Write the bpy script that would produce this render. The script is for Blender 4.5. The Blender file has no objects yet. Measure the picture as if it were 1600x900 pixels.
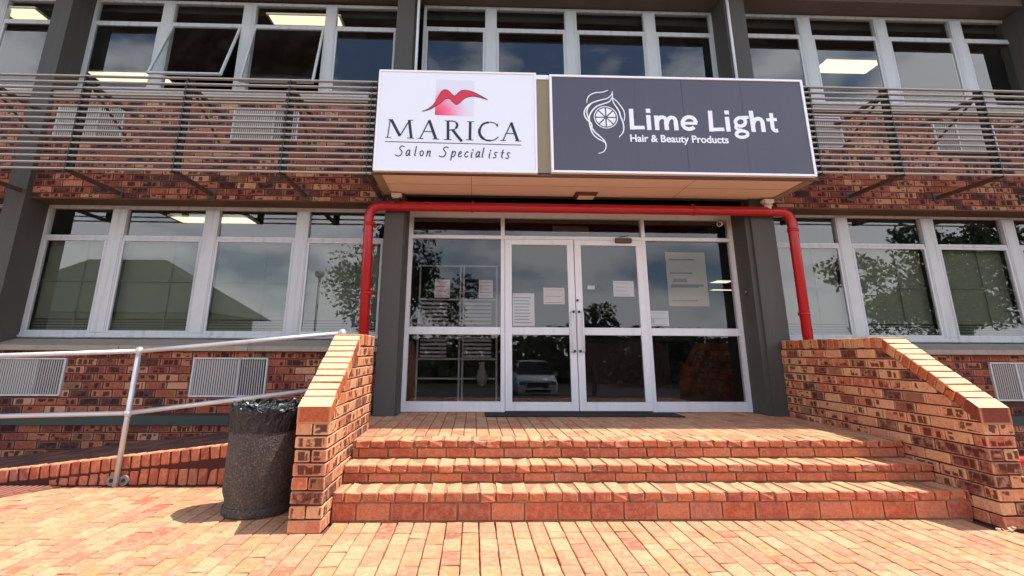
import bpy, math, random
from math import radians as R_, sin, cos, pi
from mathutils import Vector, Matrix, noise as mnoise
random.seed(7)
SC = bpy.context.scene
COL = SC.collection

# ------------------------------------------------------------------ camera
CX, CY, CZ = 0.9602, -4.0853, 1.1213
YAW, PITCH, ROLL, FPX, PX, PY = 0.0335, 0.2677, 0.0050, 832.187, 770.967, 321.69
_f = Vector((sin(YAW)*cos(PITCH), cos(YAW)*cos(PITCH), sin(PITCH)))
_r0 = Vector((cos(YAW), -sin(YAW), 0)); _u0 = _r0.cross(_f)
_r = _r0*cos(ROLL) + _u0*sin(ROLL); _u = _u0*cos(ROLL) - _r0*sin(ROLL)
cam = bpy.data.cameras.new('camera'); camo = bpy.data.objects.new('camera', cam); COL.objects.link(camo)
m = Matrix.Identity(4)
for i in range(3):
    m[i][0] = _r[i]; m[i][1] = _u[i]; m[i][2] = -_f[i]
m[0][3], m[1][3], m[2][3] = CX, CY, CZ
camo.matrix_world = m
cam.sensor_fit = 'HORIZONTAL'; cam.sensor_width = 36; cam.lens = FPX/1600*36
cam.shift_x = (800-PX)/1600; cam.shift_y = -(450-PY)/1600
cam.clip_start = 0.05; cam.clip_end = 1500
SC.camera = camo

# ------------------------------------------------------------------ world, sun, exposure
SUN_EL, SUN_AZ = R_(67), R_(88.0)          # azimuth clockwise from +Y: just behind the facade plane, from the right
w = bpy.data.worlds.new("World"); SC.world = w; w.use_nodes = True
nt = w.node_tree; nt.nodes.clear()
out = nt.nodes.new('ShaderNodeOutputWorld'); bg = nt.nodes.new('ShaderNodeBackground')
sky = nt.nodes.new('ShaderNodeTexSky'); sky.sky_type = 'NISHITA'; sky.sun_disc = False
sky.sun_elevation = SUN_EL; sky.sun_rotation = SUN_AZ; sky.altitude = 1200; sky.dust_density = 1.5
tc = nt.nodes.new('ShaderNodeTexCoord')
mp = nt.nodes.new('ShaderNodeMapping'); mp.inputs['Scale'].default_value = (1.6, 1.6, 3.4); mp.inputs['Location'].default_value = (0.6, 1.35, 0.2)
cn = nt.nodes.new('ShaderNodeTexNoise'); cn.inputs['Scale'].default_value = 2.1; cn.inputs['Detail'].default_value = 8; cn.inputs['Roughness'].default_value = 0.55
cr = nt.nodes.new('ShaderNodeValToRGB'); cr.color_ramp.elements[0].position = 0.50; cr.color_ramp.elements[1].position = 0.66
mx = nt.nodes.new('ShaderNodeMix'); mx.data_type = 'RGBA'
mx.inputs[7].default_value = (10.5, 10.6, 10.9, 1)      # sunlit cloud, in the sky texture's own physical units
nt.links.new(tc.outputs['Generated'], mp.inputs['Vector']); nt.links.new(mp.outputs[0], cn.inputs['Vector'])
sz = nt.nodes.new('ShaderNodeSeparateXYZ'); nt.links.new(tc.outputs['Generated'], sz.inputs[0])
ma = nt.nodes.new('ShaderNodeMath'); ma.operation = 'MULTIPLY_ADD'; ma.inputs[1].default_value = -0.42; ma.inputs[2].default_value = 0.225
mb_ = nt.nodes.new('ShaderNodeMath'); mb_.operation = 'ADD'
nt.links.new(sz.outputs[2], ma.inputs[0]); nt.links.new(ma.outputs[0], mb_.inputs[0]); nt.links.new(cn.outputs['Fac'], mb_.inputs[1])
nt.links.new(mb_.outputs[0], cr.inputs[0]); nt.links.new(cr.outputs[0], mx.inputs[0])
nt.links.new(sky.outputs[0], mx.inputs[6]); nt.links.new(mx.outputs[2], bg.inputs['Color'])
bg.inputs['Strength'].default_value = 0.15
nt.links.new(bg.outputs[0], out.inputs['Surface'])
sun = bpy.data.lights.new('sun', 'SUN'); sun.energy = 3.3; sun.angle = R_(0.53); sun.color = (1.0, 0.955, 0.88)
suno = bpy.data.objects.new('sun', sun); COL.objects.link(suno)
sd = Vector((cos(SUN_EL)*sin(SUN_AZ), cos(SUN_EL)*cos(SUN_AZ), sin(SUN_EL)))
suno.rotation_euler = sd.to_track_quat('Z', 'Y').to_euler(); suno.location = (6, 0, 12)
vs = SC.view_settings; vs.view_transform = 'Standard'; vs.look = 'None'; vs.exposure = 0.88; vs.gamma = 1; vs.use_curve_mapping = False

# ------------------------------------------------------------------ planes of the place (metres)
YB, YF, YP, YD, YC, YE = 2.28, 2.58, 2.20, 2.586, 1.379, 1.33   # brick, window, column, door, canopy front, eaves
Z1, Z2, Z3 = 0.1826, 0.3043, 0.4357
T2, T3, WS = 0.2787, 0.5427, 4.509
CO = 0.0835                                   # brick course

# ------------------------------------------------------------------ helpers
def lin(r, g, b):
    def c(v):
        v /= 255.0
        return v/12.92 if v <= 0.04045 else ((v+0.055)/1.055)**2.4
    return (c(r), c(g), c(b), 1)

def px(p):                                    # only ranks pieces by how large they show
    d = Vector(p) - Vector((CX, CY, CZ)); z = d.dot(_f)
    if z < 0.1: return None
    return PX + FPX*d.dot(_r)/z, PY - FPX*d.dot(_u)/z, z

def rank(p):
    q = px(p)
    if q is None: return 1e6
    u, v, z = q
    return z if (-15 < u < 1615 and -15 < v < 905) else 1000+z

def tag(o, label=None, cat=None, group=None, kind=None):
    if label: o['label'] = label
    if cat: o['category'] = cat
    if group: o['group'] = group
    if kind: o['kind'] = kind
    return o

def wloc(o):
    v = Vector((0, 0, 0))
    while o is not None:
        v = v + Vector(o.location); o = o.parent
    return v

def empty(name, loc, label=None, cat=None, group=None, kind=None):
    o = bpy.data.objects.new(name, None); COL.objects.link(o); o.location = loc; o.empty_display_size = 0.2
    return tag(o, label, cat, group, kind)

def link(name, me, parent=None, loc=(0, 0, 0), rot=None):
    o = bpy.data.objects.new(name, me); COL.objects.link(o)
    if parent is not None:
        o.parent = parent; o.location = Vector(loc) - wloc(parent)
    else:
        o.location = loc
    if rot is not None:
        o.rotation_mode = 'QUATERNION'; o.rotation_quaternion = rot
    return o

class MB:
    """collects geometry (world coordinates) for ONE mesh"""
    def __init__(s): s.v = []; s.f = []; s.mi = []; s.bl = []; s.br = []; s.bn = []; s.hasb = False; s.sm = []
    def add(s, vs_, fs, mi=0, smooth=False):
        n = len(s.v); s.v += [tuple(p) for p in vs_]
        for f in fs: s.f.append(tuple(i+n for i in f)); s.mi.append(mi); s.sm.append(smooth)
        return s
    def box(s, x0, x1, y0, y1, z0, z1, mi=0, c=0.0):
        if c <= 0:
            vv = [(x, y, z) for z in (z0, z1) for y in (y0, y1) for x in (x0, x1)]
            s.add(vv, [(0, 2, 3, 1), (4, 5, 7, 6), (0, 1, 5, 4), (2, 6, 7, 3), (0, 4, 6, 2), (1, 3, 7, 5)], mi)
        else:
            vv, ff = chamfer((x1-x0)/2, (y1-y0)/2, (z1-z0)/2, c)
            ox, oy, oz = (x0+x1)/2, (y0+y1)/2, (z0+z1)/2
            s.add([(a+ox, b+oy, d+oz) for a, b, d in vv], ff, mi)
        return s
    def obox(s, center, size, rot=None, mi=0, c=0.0):
        hx, hy, hz = [q/2 for q in size]
        if c > 0: vv, ff = chamfer(hx, hy, hz, c)
        else:
            vv = [(x, y, z) for z in (-hz, hz) for y in (-hy, hy) for x in (-hx, hx)]
            ff = [(0, 2, 3, 1), (4, 5, 7, 6), (0, 1, 5, 4), (2, 6, 7, 3), (0, 4, 6, 2), (1, 3, 7, 5)]
        M = rot if rot is not None else Matrix.Identity(3)
        c0 = Vector(center)
        s.add([tuple(M @ Vector(p) + c0) for p in vv], ff, mi); return s
    def bar(s, p0, p1, wx, wy, mi=0, up=Vector((0, 0, 1)), c=0.0):
        p0 = Vector(p0); p1 = Vector(p1); d = (p1-p0); L = d.length; d.normalize()
        u_ = Vector(up)
        if abs(u_.dot(d)) > 0.98: u_ = Vector((0, 1, 0))
        a = u_.cross(d).normalized(); b = d.cross(a)
        M = Matrix((a, b, d)).transposed()
        return s.obox((p0+p1)/2, (wx, wy, L), M, mi, c)
    def tube(s, pts, r, n=10, mi=0, cap=True, smooth=True):
        pts = [Vector(p) for p in pts]; rs = r if isinstance(r, (list, tuple)) else [r]*len(pts)
        base = len(s.v); prev = None
        for i, p in enumerate(pts):
            t = (pts[min(i+1, len(pts)-1)] - pts[max(i-1, 0)]).normalized()
            if prev is None:
                a = t.cross(Vector((0, 0, 1)))
                if a.length < 0.05: a = t.cross(Vector((1, 0, 0)))
                a.normalize()
            else:
                a = (prev - t*prev.dot(t)).normalized()
            prev = a; b = t.cross(a)
            for k in range(n):
                an = 2*pi*k/n; q = p + (a*cos(an) + b*sin(an))*rs[i]
                s.v.append(tuple(q))
        for i in range(len(pts)-1):
            for k in range(n):
                k2 = (k+1) % n
                s.f.append((base+i*n+k, base+i*n+k2, base+(i+1)*n+k2, base+(i+1)*n+k)); s.mi.append(mi); s.sm.append(smooth)
        if cap:
            s.f.append(tuple(base+k for k in reversed(range(n)))); s.mi.append(mi); s.sm.append(False)
            s.f.append(tuple(base+(len(pts)-1)*n+k for k in range(n))); s.mi.append(mi); s.sm.append(False)
        return s
    def lathe(s, cx, cy, prof, n=28, mi=0, smooth=True, jit=None):
        base = len(s.v)
        for j, (r, z) in enumerate(prof):
            for k in range(n):
                a = 2*pi*k/n; rr = r; zz = z
                if jit: rr, zz = jit(j, a, r, z)
                s.v.append((cx+rr*cos(a), cy+rr*sin(a), zz))
        for j in range(len(prof)-1):
            for k in range(n):
                k2 = (k+1) % n
                s.f.append((base+j*n+k, base+j*n+k2, base+(j+1)*n+k2, base+(j+1)*n+k)); s.mi.append(mi); s.sm.append(smooth)
        return s
    def prism(s, poly, axis, a0, a1, mi=0):
        """poly: 2D points in the plane across axis ('x': (y,z), 'y': (x,z), 'z': (x,y))"""
        def P(q, a): return (a, q[0], q[1]) if axis == 'x' else ((q[0], a, q[1]) if axis == 'y' else (q[0], q[1], a))
        n = len(poly); vv = [P(q, a0) for q in poly] + [P(q, a1) for q in poly]
        ff = [tuple(range(n-1, -1, -1)), tuple(range(n, 2*n))] + [(i, (i+1) % n, n+(i+1) % n, n+i) for i in range(n)]
        s.add(vv, ff, mi); return s
    def mesh(s, name, mats):
        me = bpy.data.meshes.new(name); me.from_pydata(s.v, [], s.f)
        for mm in (mats if isinstance(mats, (list, tuple)) else [mats]): me.materials.append(mm)
        me.polygons.foreach_set('material_index', s.mi)
        me.polygons.foreach_set('use_smooth', s.sm)
        if s.hasb:
            at = me.attributes.new('bl', 'FLOAT_VECTOR', 'POINT'); at.data.foreach_set('vector', [c for p in s.bl for c in p])
            at = me.attributes.new('bn', 'FLOAT_VECTOR', 'POINT'); at.data.foreach_set('vector', [c for p in s.bn for c in p])
            at = me.attributes.new('br', 'FLOAT', 'POINT'); at.data.foreach_set('value', s.br)
        me.update(); fix(me)
        return me
    def build(s, name, mats, parent=None, org=None, **kw):
        """origin: org, or the parent's own origin"""
        o0 = Vector(org) if org is not None else (wloc(parent) if parent is not None else Vector((0, 0, 0)))
        if o0.length > 0: s.v = [(p[0]-o0.x, p[1]-o0.y, p[2]-o0.z) for p in s.v]
        o = link(name, s.mesh(name, mats), parent, o0)
        if kw: tag(o, **kw)
        return o

def fix(me):
    import bmesh
    bm = bmesh.new(); bm.from_mesh(me); bmesh.ops.recalc_face_normals(bm, faces=bm.faces); bm.to_mesh(me); bm.free()

def chamfer(hx, hy, hz, c):
    """box with chamfered edges: 24 verts, 26 faces"""
    vv = []; idx = {}
    for sx in (-1, 1):
        for sy in (-1, 1):
            for sz in (-1, 1):
                for ax in range(3):
                    p = [sx*(hx-c), sy*(hy-c), sz*(hz-c)]
                    p[ax] = (sx*hx, sy*hy, sz*hz)[ax]
                    idx[(sx, sy, sz, ax)] = len(vv); vv.append(tuple(p))
    ff = []
    for ax in range(3):
        for sg in (-1, 1):
            cs = []
            for a, b in ((-1, -1), (1, -1), (1, 1), (-1, 1)):
                k = [0, 0, 0]; k[ax] = sg; k[(ax+1) % 3] = a; k[(ax+2) % 3] = b
                cs.append(idx[(k[0], k[1], k[2], ax)])
            ff.append(tuple(cs if sg > 0 else reversed(cs)))
    for ax in range(3):
        b1, b2 = (ax+1) % 3, (ax+2) % 3
        for s1 in (-1, 1):
            for s2 in (-1, 1):
                k0 = [0, 0, 0]; k0[b1] = s1; k0[b2] = s2; k1 = list(k0); k0[ax] = -1; k1[ax] = 1
                q = [idx[(*k0, b1)], idx[(*k1, b1)], idx[(*k1, b2)], idx[(*k0, b2)]]
                ff.append(tuple(q))
    for sx in (-1, 1):
        for sy in (-1, 1):
            for sz in (-1, 1):
                ff.append((idx[(sx, sy, sz, 0)], idx[(sx, sy, sz, 1)], idx[(sx, sy, sz, 2)]))
    return vv, ff

# ---- bricks: every brick carries its own local coordinates and random number as attributes
_proto = {}
def brick_mesh(size, mat, var, c=0.005, jit=0.0025):
    key = (tuple(round(q, 3) for q in size), mat.name, var, c)
    if key in _proto: return _proto[key]
    rnd = random.Random(hash(key[0])*31+var)
    hx, hy, hz = [q/2 for q in size]
    vv, ff = chamfer(hx, hy, hz, min(c, hx*0.4, hy*0.4, hz*0.4))
    corner = {}
    v2 = []
    for p in vv:
        k = tuple(1 if q > 0 else -1 for q in p)
        if k not in corner: corner[k] = [rnd.uniform(-jit, jit)*0.8 for _ in range(3)]
        j = corner[k]; chip = rnd.random() < (0.22 if jit > 0.0045 else 0.06)
        q = [p[i]+j[i] for i in range(3)]
        if chip: q = [a - math.copysign(c*(1.3 if jit > 0.0045 else 0.9), a) for a in q]
        v2.append(tuple(q))
    mb = MB(); mb.add(v2, ff); mb.hasb = True
    mb.bl = [tuple(p) for p in vv]; mb.bn = [(p[0]/hx, p[1]/hy, p[2]/hz) for p in vv]; mb.br = [0.0]*len(vv)
    me = mb.mesh('brick', mat); _proto[key] = me
    return me

class Bricks:
    def __init__(s, parent, mat, name='brick', limit=300, c=0.005, infill=None, jit=0.0025):
        s.p = parent; s.m = mat; s.n = name; s.l = []; s.lim = limit; s.c = c; s.inf = infill or name+'_infill'; s.jit = jit
    def add(s, center, size, rot=None, parent=None): s.l.append((rank(center), 0, Vector(center), tuple(size), rot, parent or s.p))
    def custom(s, poly, axis, a0, a1):
        cc = Vector((sum(q[0] for q in poly)/len(poly), sum(q[1] for q in poly)/len(poly)))
        am = (a0+a1)/2
        ctr = Vector((am, cc[0], cc[1])) if axis == 'x' else (Vector((cc[0], am, cc[1])) if axis == 'y' else Vector((cc[0], cc[1], am)))
        s.l.append((rank(ctr), 1, ctr, (poly, axis, a0, a1), None, s.p))
    def finish(s):
        s.l.sort(key=lambda t: (t[0], t[2].x, t[2].z)); sts = {}; cnt = 0
        for i, (rk, kind, c, sz, rot, par) in enumerate(s.l):
            if par.name not in sts: sts[par.name] = (MB(), par); sts[par.name][0].hasb = True
            st = sts[par.name][0]
            asobj = i < s.lim and rk < 900
            if kind == 0:
                me = brick_mesh(sz, s.m, (i*7) % 9, s.c, s.jit)
                if asobj:
                    q = None if rot is None else rot.to_quaternion()
                    link(s.n, me, par, c, q); cnt += 1
                else:
                    n = len(st.v)
                    for v, a in zip(me.vertices, me.attributes['bl'].data):
                        p = v.co if rot is None else rot @ v.co
                        st.v.append(tuple(p + c)); st.bl.append(tuple(a.vector))
                    for a in me.attributes['bn'].data: st.bn.append(tuple(a.vector))
                    r = random.random(); st.br += [r]*len(me.vertices)
                    for pl in me.polygons: st.f.append(tuple(k+n for k in pl.vertices)); st.mi.append(0); st.sm.append(False)
            else:
                poly, axis, a0, a1 = sz
                mb = MB(); mb.prism(poly, axis, a0, a1)
                lo = [min(p[k] for p in mb.v) for k in range(3)]; hi = [max(p[k] for p in mb.v) for k in range(3)]
                bl = [tuple(p[k]-c[k] for k in range(3)) for p in mb.v]
                bn = [tuple((p[k]-(lo[k]+hi[k])/2)/max((hi[k]-lo[k])/2, 1e-4) for k in range(3)) for p in mb.v]
                if asobj:
                    mb.hasb = True; mb.bl = bl; mb.bn = bn; mb.br = [0.0]*len(mb.v)
                    mb.build(s.n, s.m, par, org=c); cnt += 1
                else:
                    n = len(st.v); st.v += mb.v; st.bl += bl; st.bn += bn; st.br += [random.random()]*len(mb.v)
                    for f in mb.f: st.f.append(tuple(k+n for k in f)); st.mi.append(0); st.sm.append(False)
        for st, par in sts.values():
            if st.v: tag(st.build(s.inf, s.m, par), kind='stuff')
        return cnt

def clip(poly, a, b, c):
    """keep a*x+b*y<=c"""
    o = []
    for i in range(len(poly)):
        p, q = poly[i], poly[(i+1) % len(poly)]
        fp, fq = a*p[0]+b*p[1]-c, a*q[0]+b*q[1]-c
        if fp <= 0: o.append(p)
        if (fp < 0) != (fq < 0) and abs(fp-fq) > 1e-9 and fp != 0 and fq != 0:
            t = fp/(fp-fq); o.append((p[0]+(q[0]-p[0])*t, p[1]+(q[1]-p[1])*t))
    return o
def area(p): return abs(sum(p[i][0]*p[(i+1) % len(p)][1]-p[(i+1) % len(p)][0]*p[i][1] for i in range(len(p))))/2

# ------------------------------------------------------------------ materials
def newmat(name):
    mt = bpy.data.materials.new(name); mt.use_nodes = True; n = mt.node_tree.nodes; n.clear()
    o = n.new('ShaderNodeOutputMaterial'); b = n.new('ShaderNodeBsdfPrincipled')
    mt.node_tree.links.new(b.outputs[0], o.inputs[0]); return mt, mt.node_tree, b, o
class NT:
    def __init__(s, nt): s.nt = nt
    def n(s, t, **kw):
        x = s.nt.nodes.new('ShaderNode'+t)
        for k, v in kw.items(): setattr(x, k, v)
        return x
    def l(s, a, b): s.nt.links.new(a, b)
    def math(s, op, a, b=None, c=None, clampit=False):
        x = s.n('Math', operation=op, use_clamp=clampit)
        for i, v in enumerate((a, b, c)):
            if v is None: continue
            if isinstance(v, (int, float)): x.inputs[i].default_value = v
            else: s.l(v, x.inputs[i])
        return x.outputs[0]
    def mix(s, f, a, b, blend='MIX'):
        x = s.n('Mix', data_type='RGBA', blend_type=blend)
        for i, v in ((0, f), (6, a), (7, b)):
            if isinstance(v, (int, float)): x.inputs[i].default_value = v
            elif isinstance(v, tuple): x.inputs[i].default_value = v
            else: s.l(v, x.inputs[i])
        return x.outputs[2]
    def noise(s, vec, scale, detail=4, rough=0.5):
        x = s.n('TexNoise'); x.inputs['Scale'].default_value = scale; x.inputs['Detail'].default_value = detail; x.inputs['Roughness'].default_value = rough
        if vec is not None: s.l(vec, x.inputs['Vector'])
        return x.outputs['Fac']
    def ramp(s, f, els, interp='LINEAR'):
        x = s.n('ValToRGB'); cr_ = x.color_ramp; cr_.interpolation = interp
        while len(cr_.elements) < len(els): cr_.elements.new(0.5)
        for e, (p, c) in zip(cr_.elements, els):
            e.position = p; e.color = c if len(c) == 4 else (*c, 1)
        s.l(f, x.inputs[0]); return x.outputs[0]
    def smooth(s, v, a, b):
        x = s.n('MapRange', interpolation_type='SMOOTHSTEP'); s.l(v, x.inputs[0]); x.inputs[1].default_value = a; x.inputs[2].default_value = b
        return x.outputs[0]
    def bump(s, h, st, dist, b):
        x = s.n('Bump'); x.inputs['Strength'].default_value = st; x.inputs['Distance'].default_value = dist
        s.l(h, x.inputs['Height']); s.l(x.outputs[0], b.inputs['Normal'])

def mat_plain(name, col, rough=0.6, metal=0.0, var=0.12, scale=6, bump=0.15, bdist=0.002, fine=60, streak=0.0):
    mt, nt_, b, o = newmat(name); N = NT(nt_)
    tcn = N.n('TexCoord').outputs['Object']
    f = N.noise(tcn, scale, 5, 0.6)
    c = N.mix(f, tuple(q*(1-var) for q in col[:3])+(1,), tuple(min(q*(1+var), 1) for q in col[:3])+(1,))
    if streak != 0:
        mpn = N.n('Mapping'); mpn.inputs['Scale'].default_value = (14, 14, 0.8); N.l(tcn, mpn.inputs[0])
        sf = N.smooth(N.noise(mpn.outputs[0], 1.0, 4, 0.6), 0.48, 0.75)
        c = N.mix(N.math('MULTIPLY', sf, abs(streak)), c, (0.10, 0.09, 0.075, 1) if streak > 0 else (0.30, 0.29, 0.32, 1))
    N.l(c, b.inputs['Base Color']); b.inputs['Metallic'].default_value = metal
    rr = N.math('MULTIPLY_ADD', f, 0.25, rough-0.12); N.l(rr, b.inputs['Roughness'])
    if bump > 0: N.bump(N.noise(tcn, fine, 4, 0.6), bump, bdist, b)
    return mt

def mat_brick(name, pal, dark, spots=0.5, rim=None, rough=0.85, grain=1.0, cell=20.0, gate=0.5, bump=0.5, spoty=0.38, sunlit_top=None, interp='LINEAR', stain=0.0, mott=None):
    mt, nt_, b, o = newmat(name); N = NT(nt_)
    oi = N.n('ObjectInfo').outputs['Random']
    br = N.n('Attribute', attribute_name='br').outputs['Fac']
    bl = N.n('Attribute', attribute_name='bl').outputs['Vector']
    bn = N.n('Attribute', attribute_name='bn').outputs['Vector']
    rnd = N.math('FRACT', N.math('ADD', oi, br))
    r2 = N.math('FRACT', N.math('MULTIPLY', rnd, 7.31)); r3 = N.math('FRACT', N.math('MULTIPLY', rnd, 23.7))
    off = N.n('CombineXYZ'); 
    for i in range(3): N.l(N.math('MULTIPLY', rnd, 31.0+17*i), off.inputs[i])
    vec = N.n('VectorMath', operation='ADD'); N.l(bl, vec.inputs[0]); N.l(off.outputs[0], vec.inputs[1]); V = vec.outputs[0]
    base = N.ramp(rnd, [(p, c) for p, c in pal], interp)
    fine = N.noise(V, 55*grain, 6, 0.7); big = N.noise(V, 11, 3, 0.5)
    base = N.mix(N.math('MULTIPLY', big, 0.55), base, N.mix(0.5, base, dark))
    base = N.mix(N.math('MULTIPLY', N.smooth(fine, 0.45, 0.75), 0.35), base, N.mix(0.55, base, (0.62, 0.42, 0.27, 1)))
    base = N.mix(N.math('MULTIPLY', N.smooth(fine, 0.55, 0.30), 0.30), base, dark)
    if mott is not None:
        n1 = N.noise(V, 22, 5, 0.65); n2 = N.noise(V, 48, 4, 0.7)
        base = N.mix(N.math('MULTIPLY', N.smooth(n1, 0.42, 0.66), mott[2]), base, mott[0])
        base = N.mix(N.math('MULTIPLY', N.smooth(n2, 0.50, 0.66), mott[2]), base, mott[1])
    # distance to the edge of the face: the second largest of |bn|
    ab = N.n('VectorMath', operation='ABSOLUTE'); N.l(bn, ab.inputs[0])
    sx = N.n('SeparateXYZ'); N.l(ab.outputs[0], sx.inputs[0]); x, y, z = sx.outputs
    mx_ = N.math('MAXIMUM', N.math('MAXIMUM', x, y), z); mn_ = N.math('MINIMUM', N.math('MINIMUM', x, y), z)
    sec = N.math('SUBTRACT', N.math('SUBTRACT', N.math('ADD', N.math('ADD', x, y), z), mx_), mn_)
    inside = N.math('SUBTRACT', 1.0, N.smooth(sec, 0.66, 0.88))
    if spots > 0:
        wob = N.noise(V, 30, 3, 0.6)
        sc_ = N.n('VectorMath', operation='MULTIPLY'); sc_.inputs[1].default_value = (cell, cell, cell*0.62); N.l(V, sc_.inputs[0])
        vo = N.n('TexVoronoi', distance='CHEBYCHEV'); vo.inputs['Scale'].default_value = 1.0; vo.inputs['Randomness'].default_value = 0.55
        N.l(sc_.outputs[0], vo.inputs['Vector'])
        d = N.math('ADD', vo.outputs['Distance'], N.math('MULTIPLY', N.math('SUBTRACT', wob, 0.5), 0.45))
        spot = N.math('SUBTRACT', 1.0, N.smooth(d, spoty-0.05, spoty+0.05))
        cs = N.n('SeparateColor'); N.l(vo.outputs['Color'], cs.inputs[0])
        g1 = N.math('GREATER_THAN', cs.outputs[0], gate); g2 = N.math('LESS_THAN', r2, spots)
        ms = N.math('MULTIPLY', N.math('MULTIPLY', spot, inside), N.math('MULTIPLY', g1, g2))
        base = N.mix(N.math('MULTIPLY', ms, 0.88), base, dark)
        whole = N.math('MULTIPLY', N.math('GREATER_THAN', r3, 0.90), N.math('MULTIPLY', N.smooth(sec, 0.99, 0.9), N.math('MULTIPLY_ADD', big, 0.5, 0.55)))
        base = N.mix(whole, base, N.mix(0.25, dark, base))
    if rim is not None:
        base = N.mix(N.math('MULTIPLY', N.smooth(sec, 0.80, 0.97), 0.35), base, rim)
    if sunlit_top is not None:
        # sunlight painted into the colour: paler tan on faces that point up
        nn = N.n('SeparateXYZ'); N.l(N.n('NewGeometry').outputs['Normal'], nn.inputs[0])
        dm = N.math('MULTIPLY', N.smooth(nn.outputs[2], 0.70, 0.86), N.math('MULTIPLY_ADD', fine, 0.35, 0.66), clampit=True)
        base = N.mix(dm, base, N.mix(N.smooth(N.noise(V, 26, 5, 0.7), 0.38, 0.64), sunlit_top[0], sunlit_top[1]))
    if stain > 0:
        ps = N.n('NewGeometry').outputs['Position']
        s1_ = N.smooth(N.noise(ps, 1.7, 8, 0.68), 0.50, 0.72); s2_ = N.smooth(N.noise(ps, 9.0, 5, 0.7), 0.60, 0.74)
        base = N.mix(N.math('MULTIPLY', N.math('MAXIMUM', s1_, s2_), stain), base, (0.20, 0.12, 0.08, 1), 'MIX')
        if stain > 0.2:
            base = N.mix(N.math('MULTIPLY', N.smooth(N.noise(ps, 42, 2, 0.5), 0.70, 0.74), 0.55), base, (0.16, 0.10, 0.07, 1))
    N.l(base, b.inputs['Base Color']); b.inputs['Roughness'].default_value = rough
    b.inputs['Specular IOR Level'].default_value = 0.25
    N.bump(N.math('ADD', fine, N.math('MULTIPLY', big, 0.8)), bump, 0.004, b)
    return mt
M = {}

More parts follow.
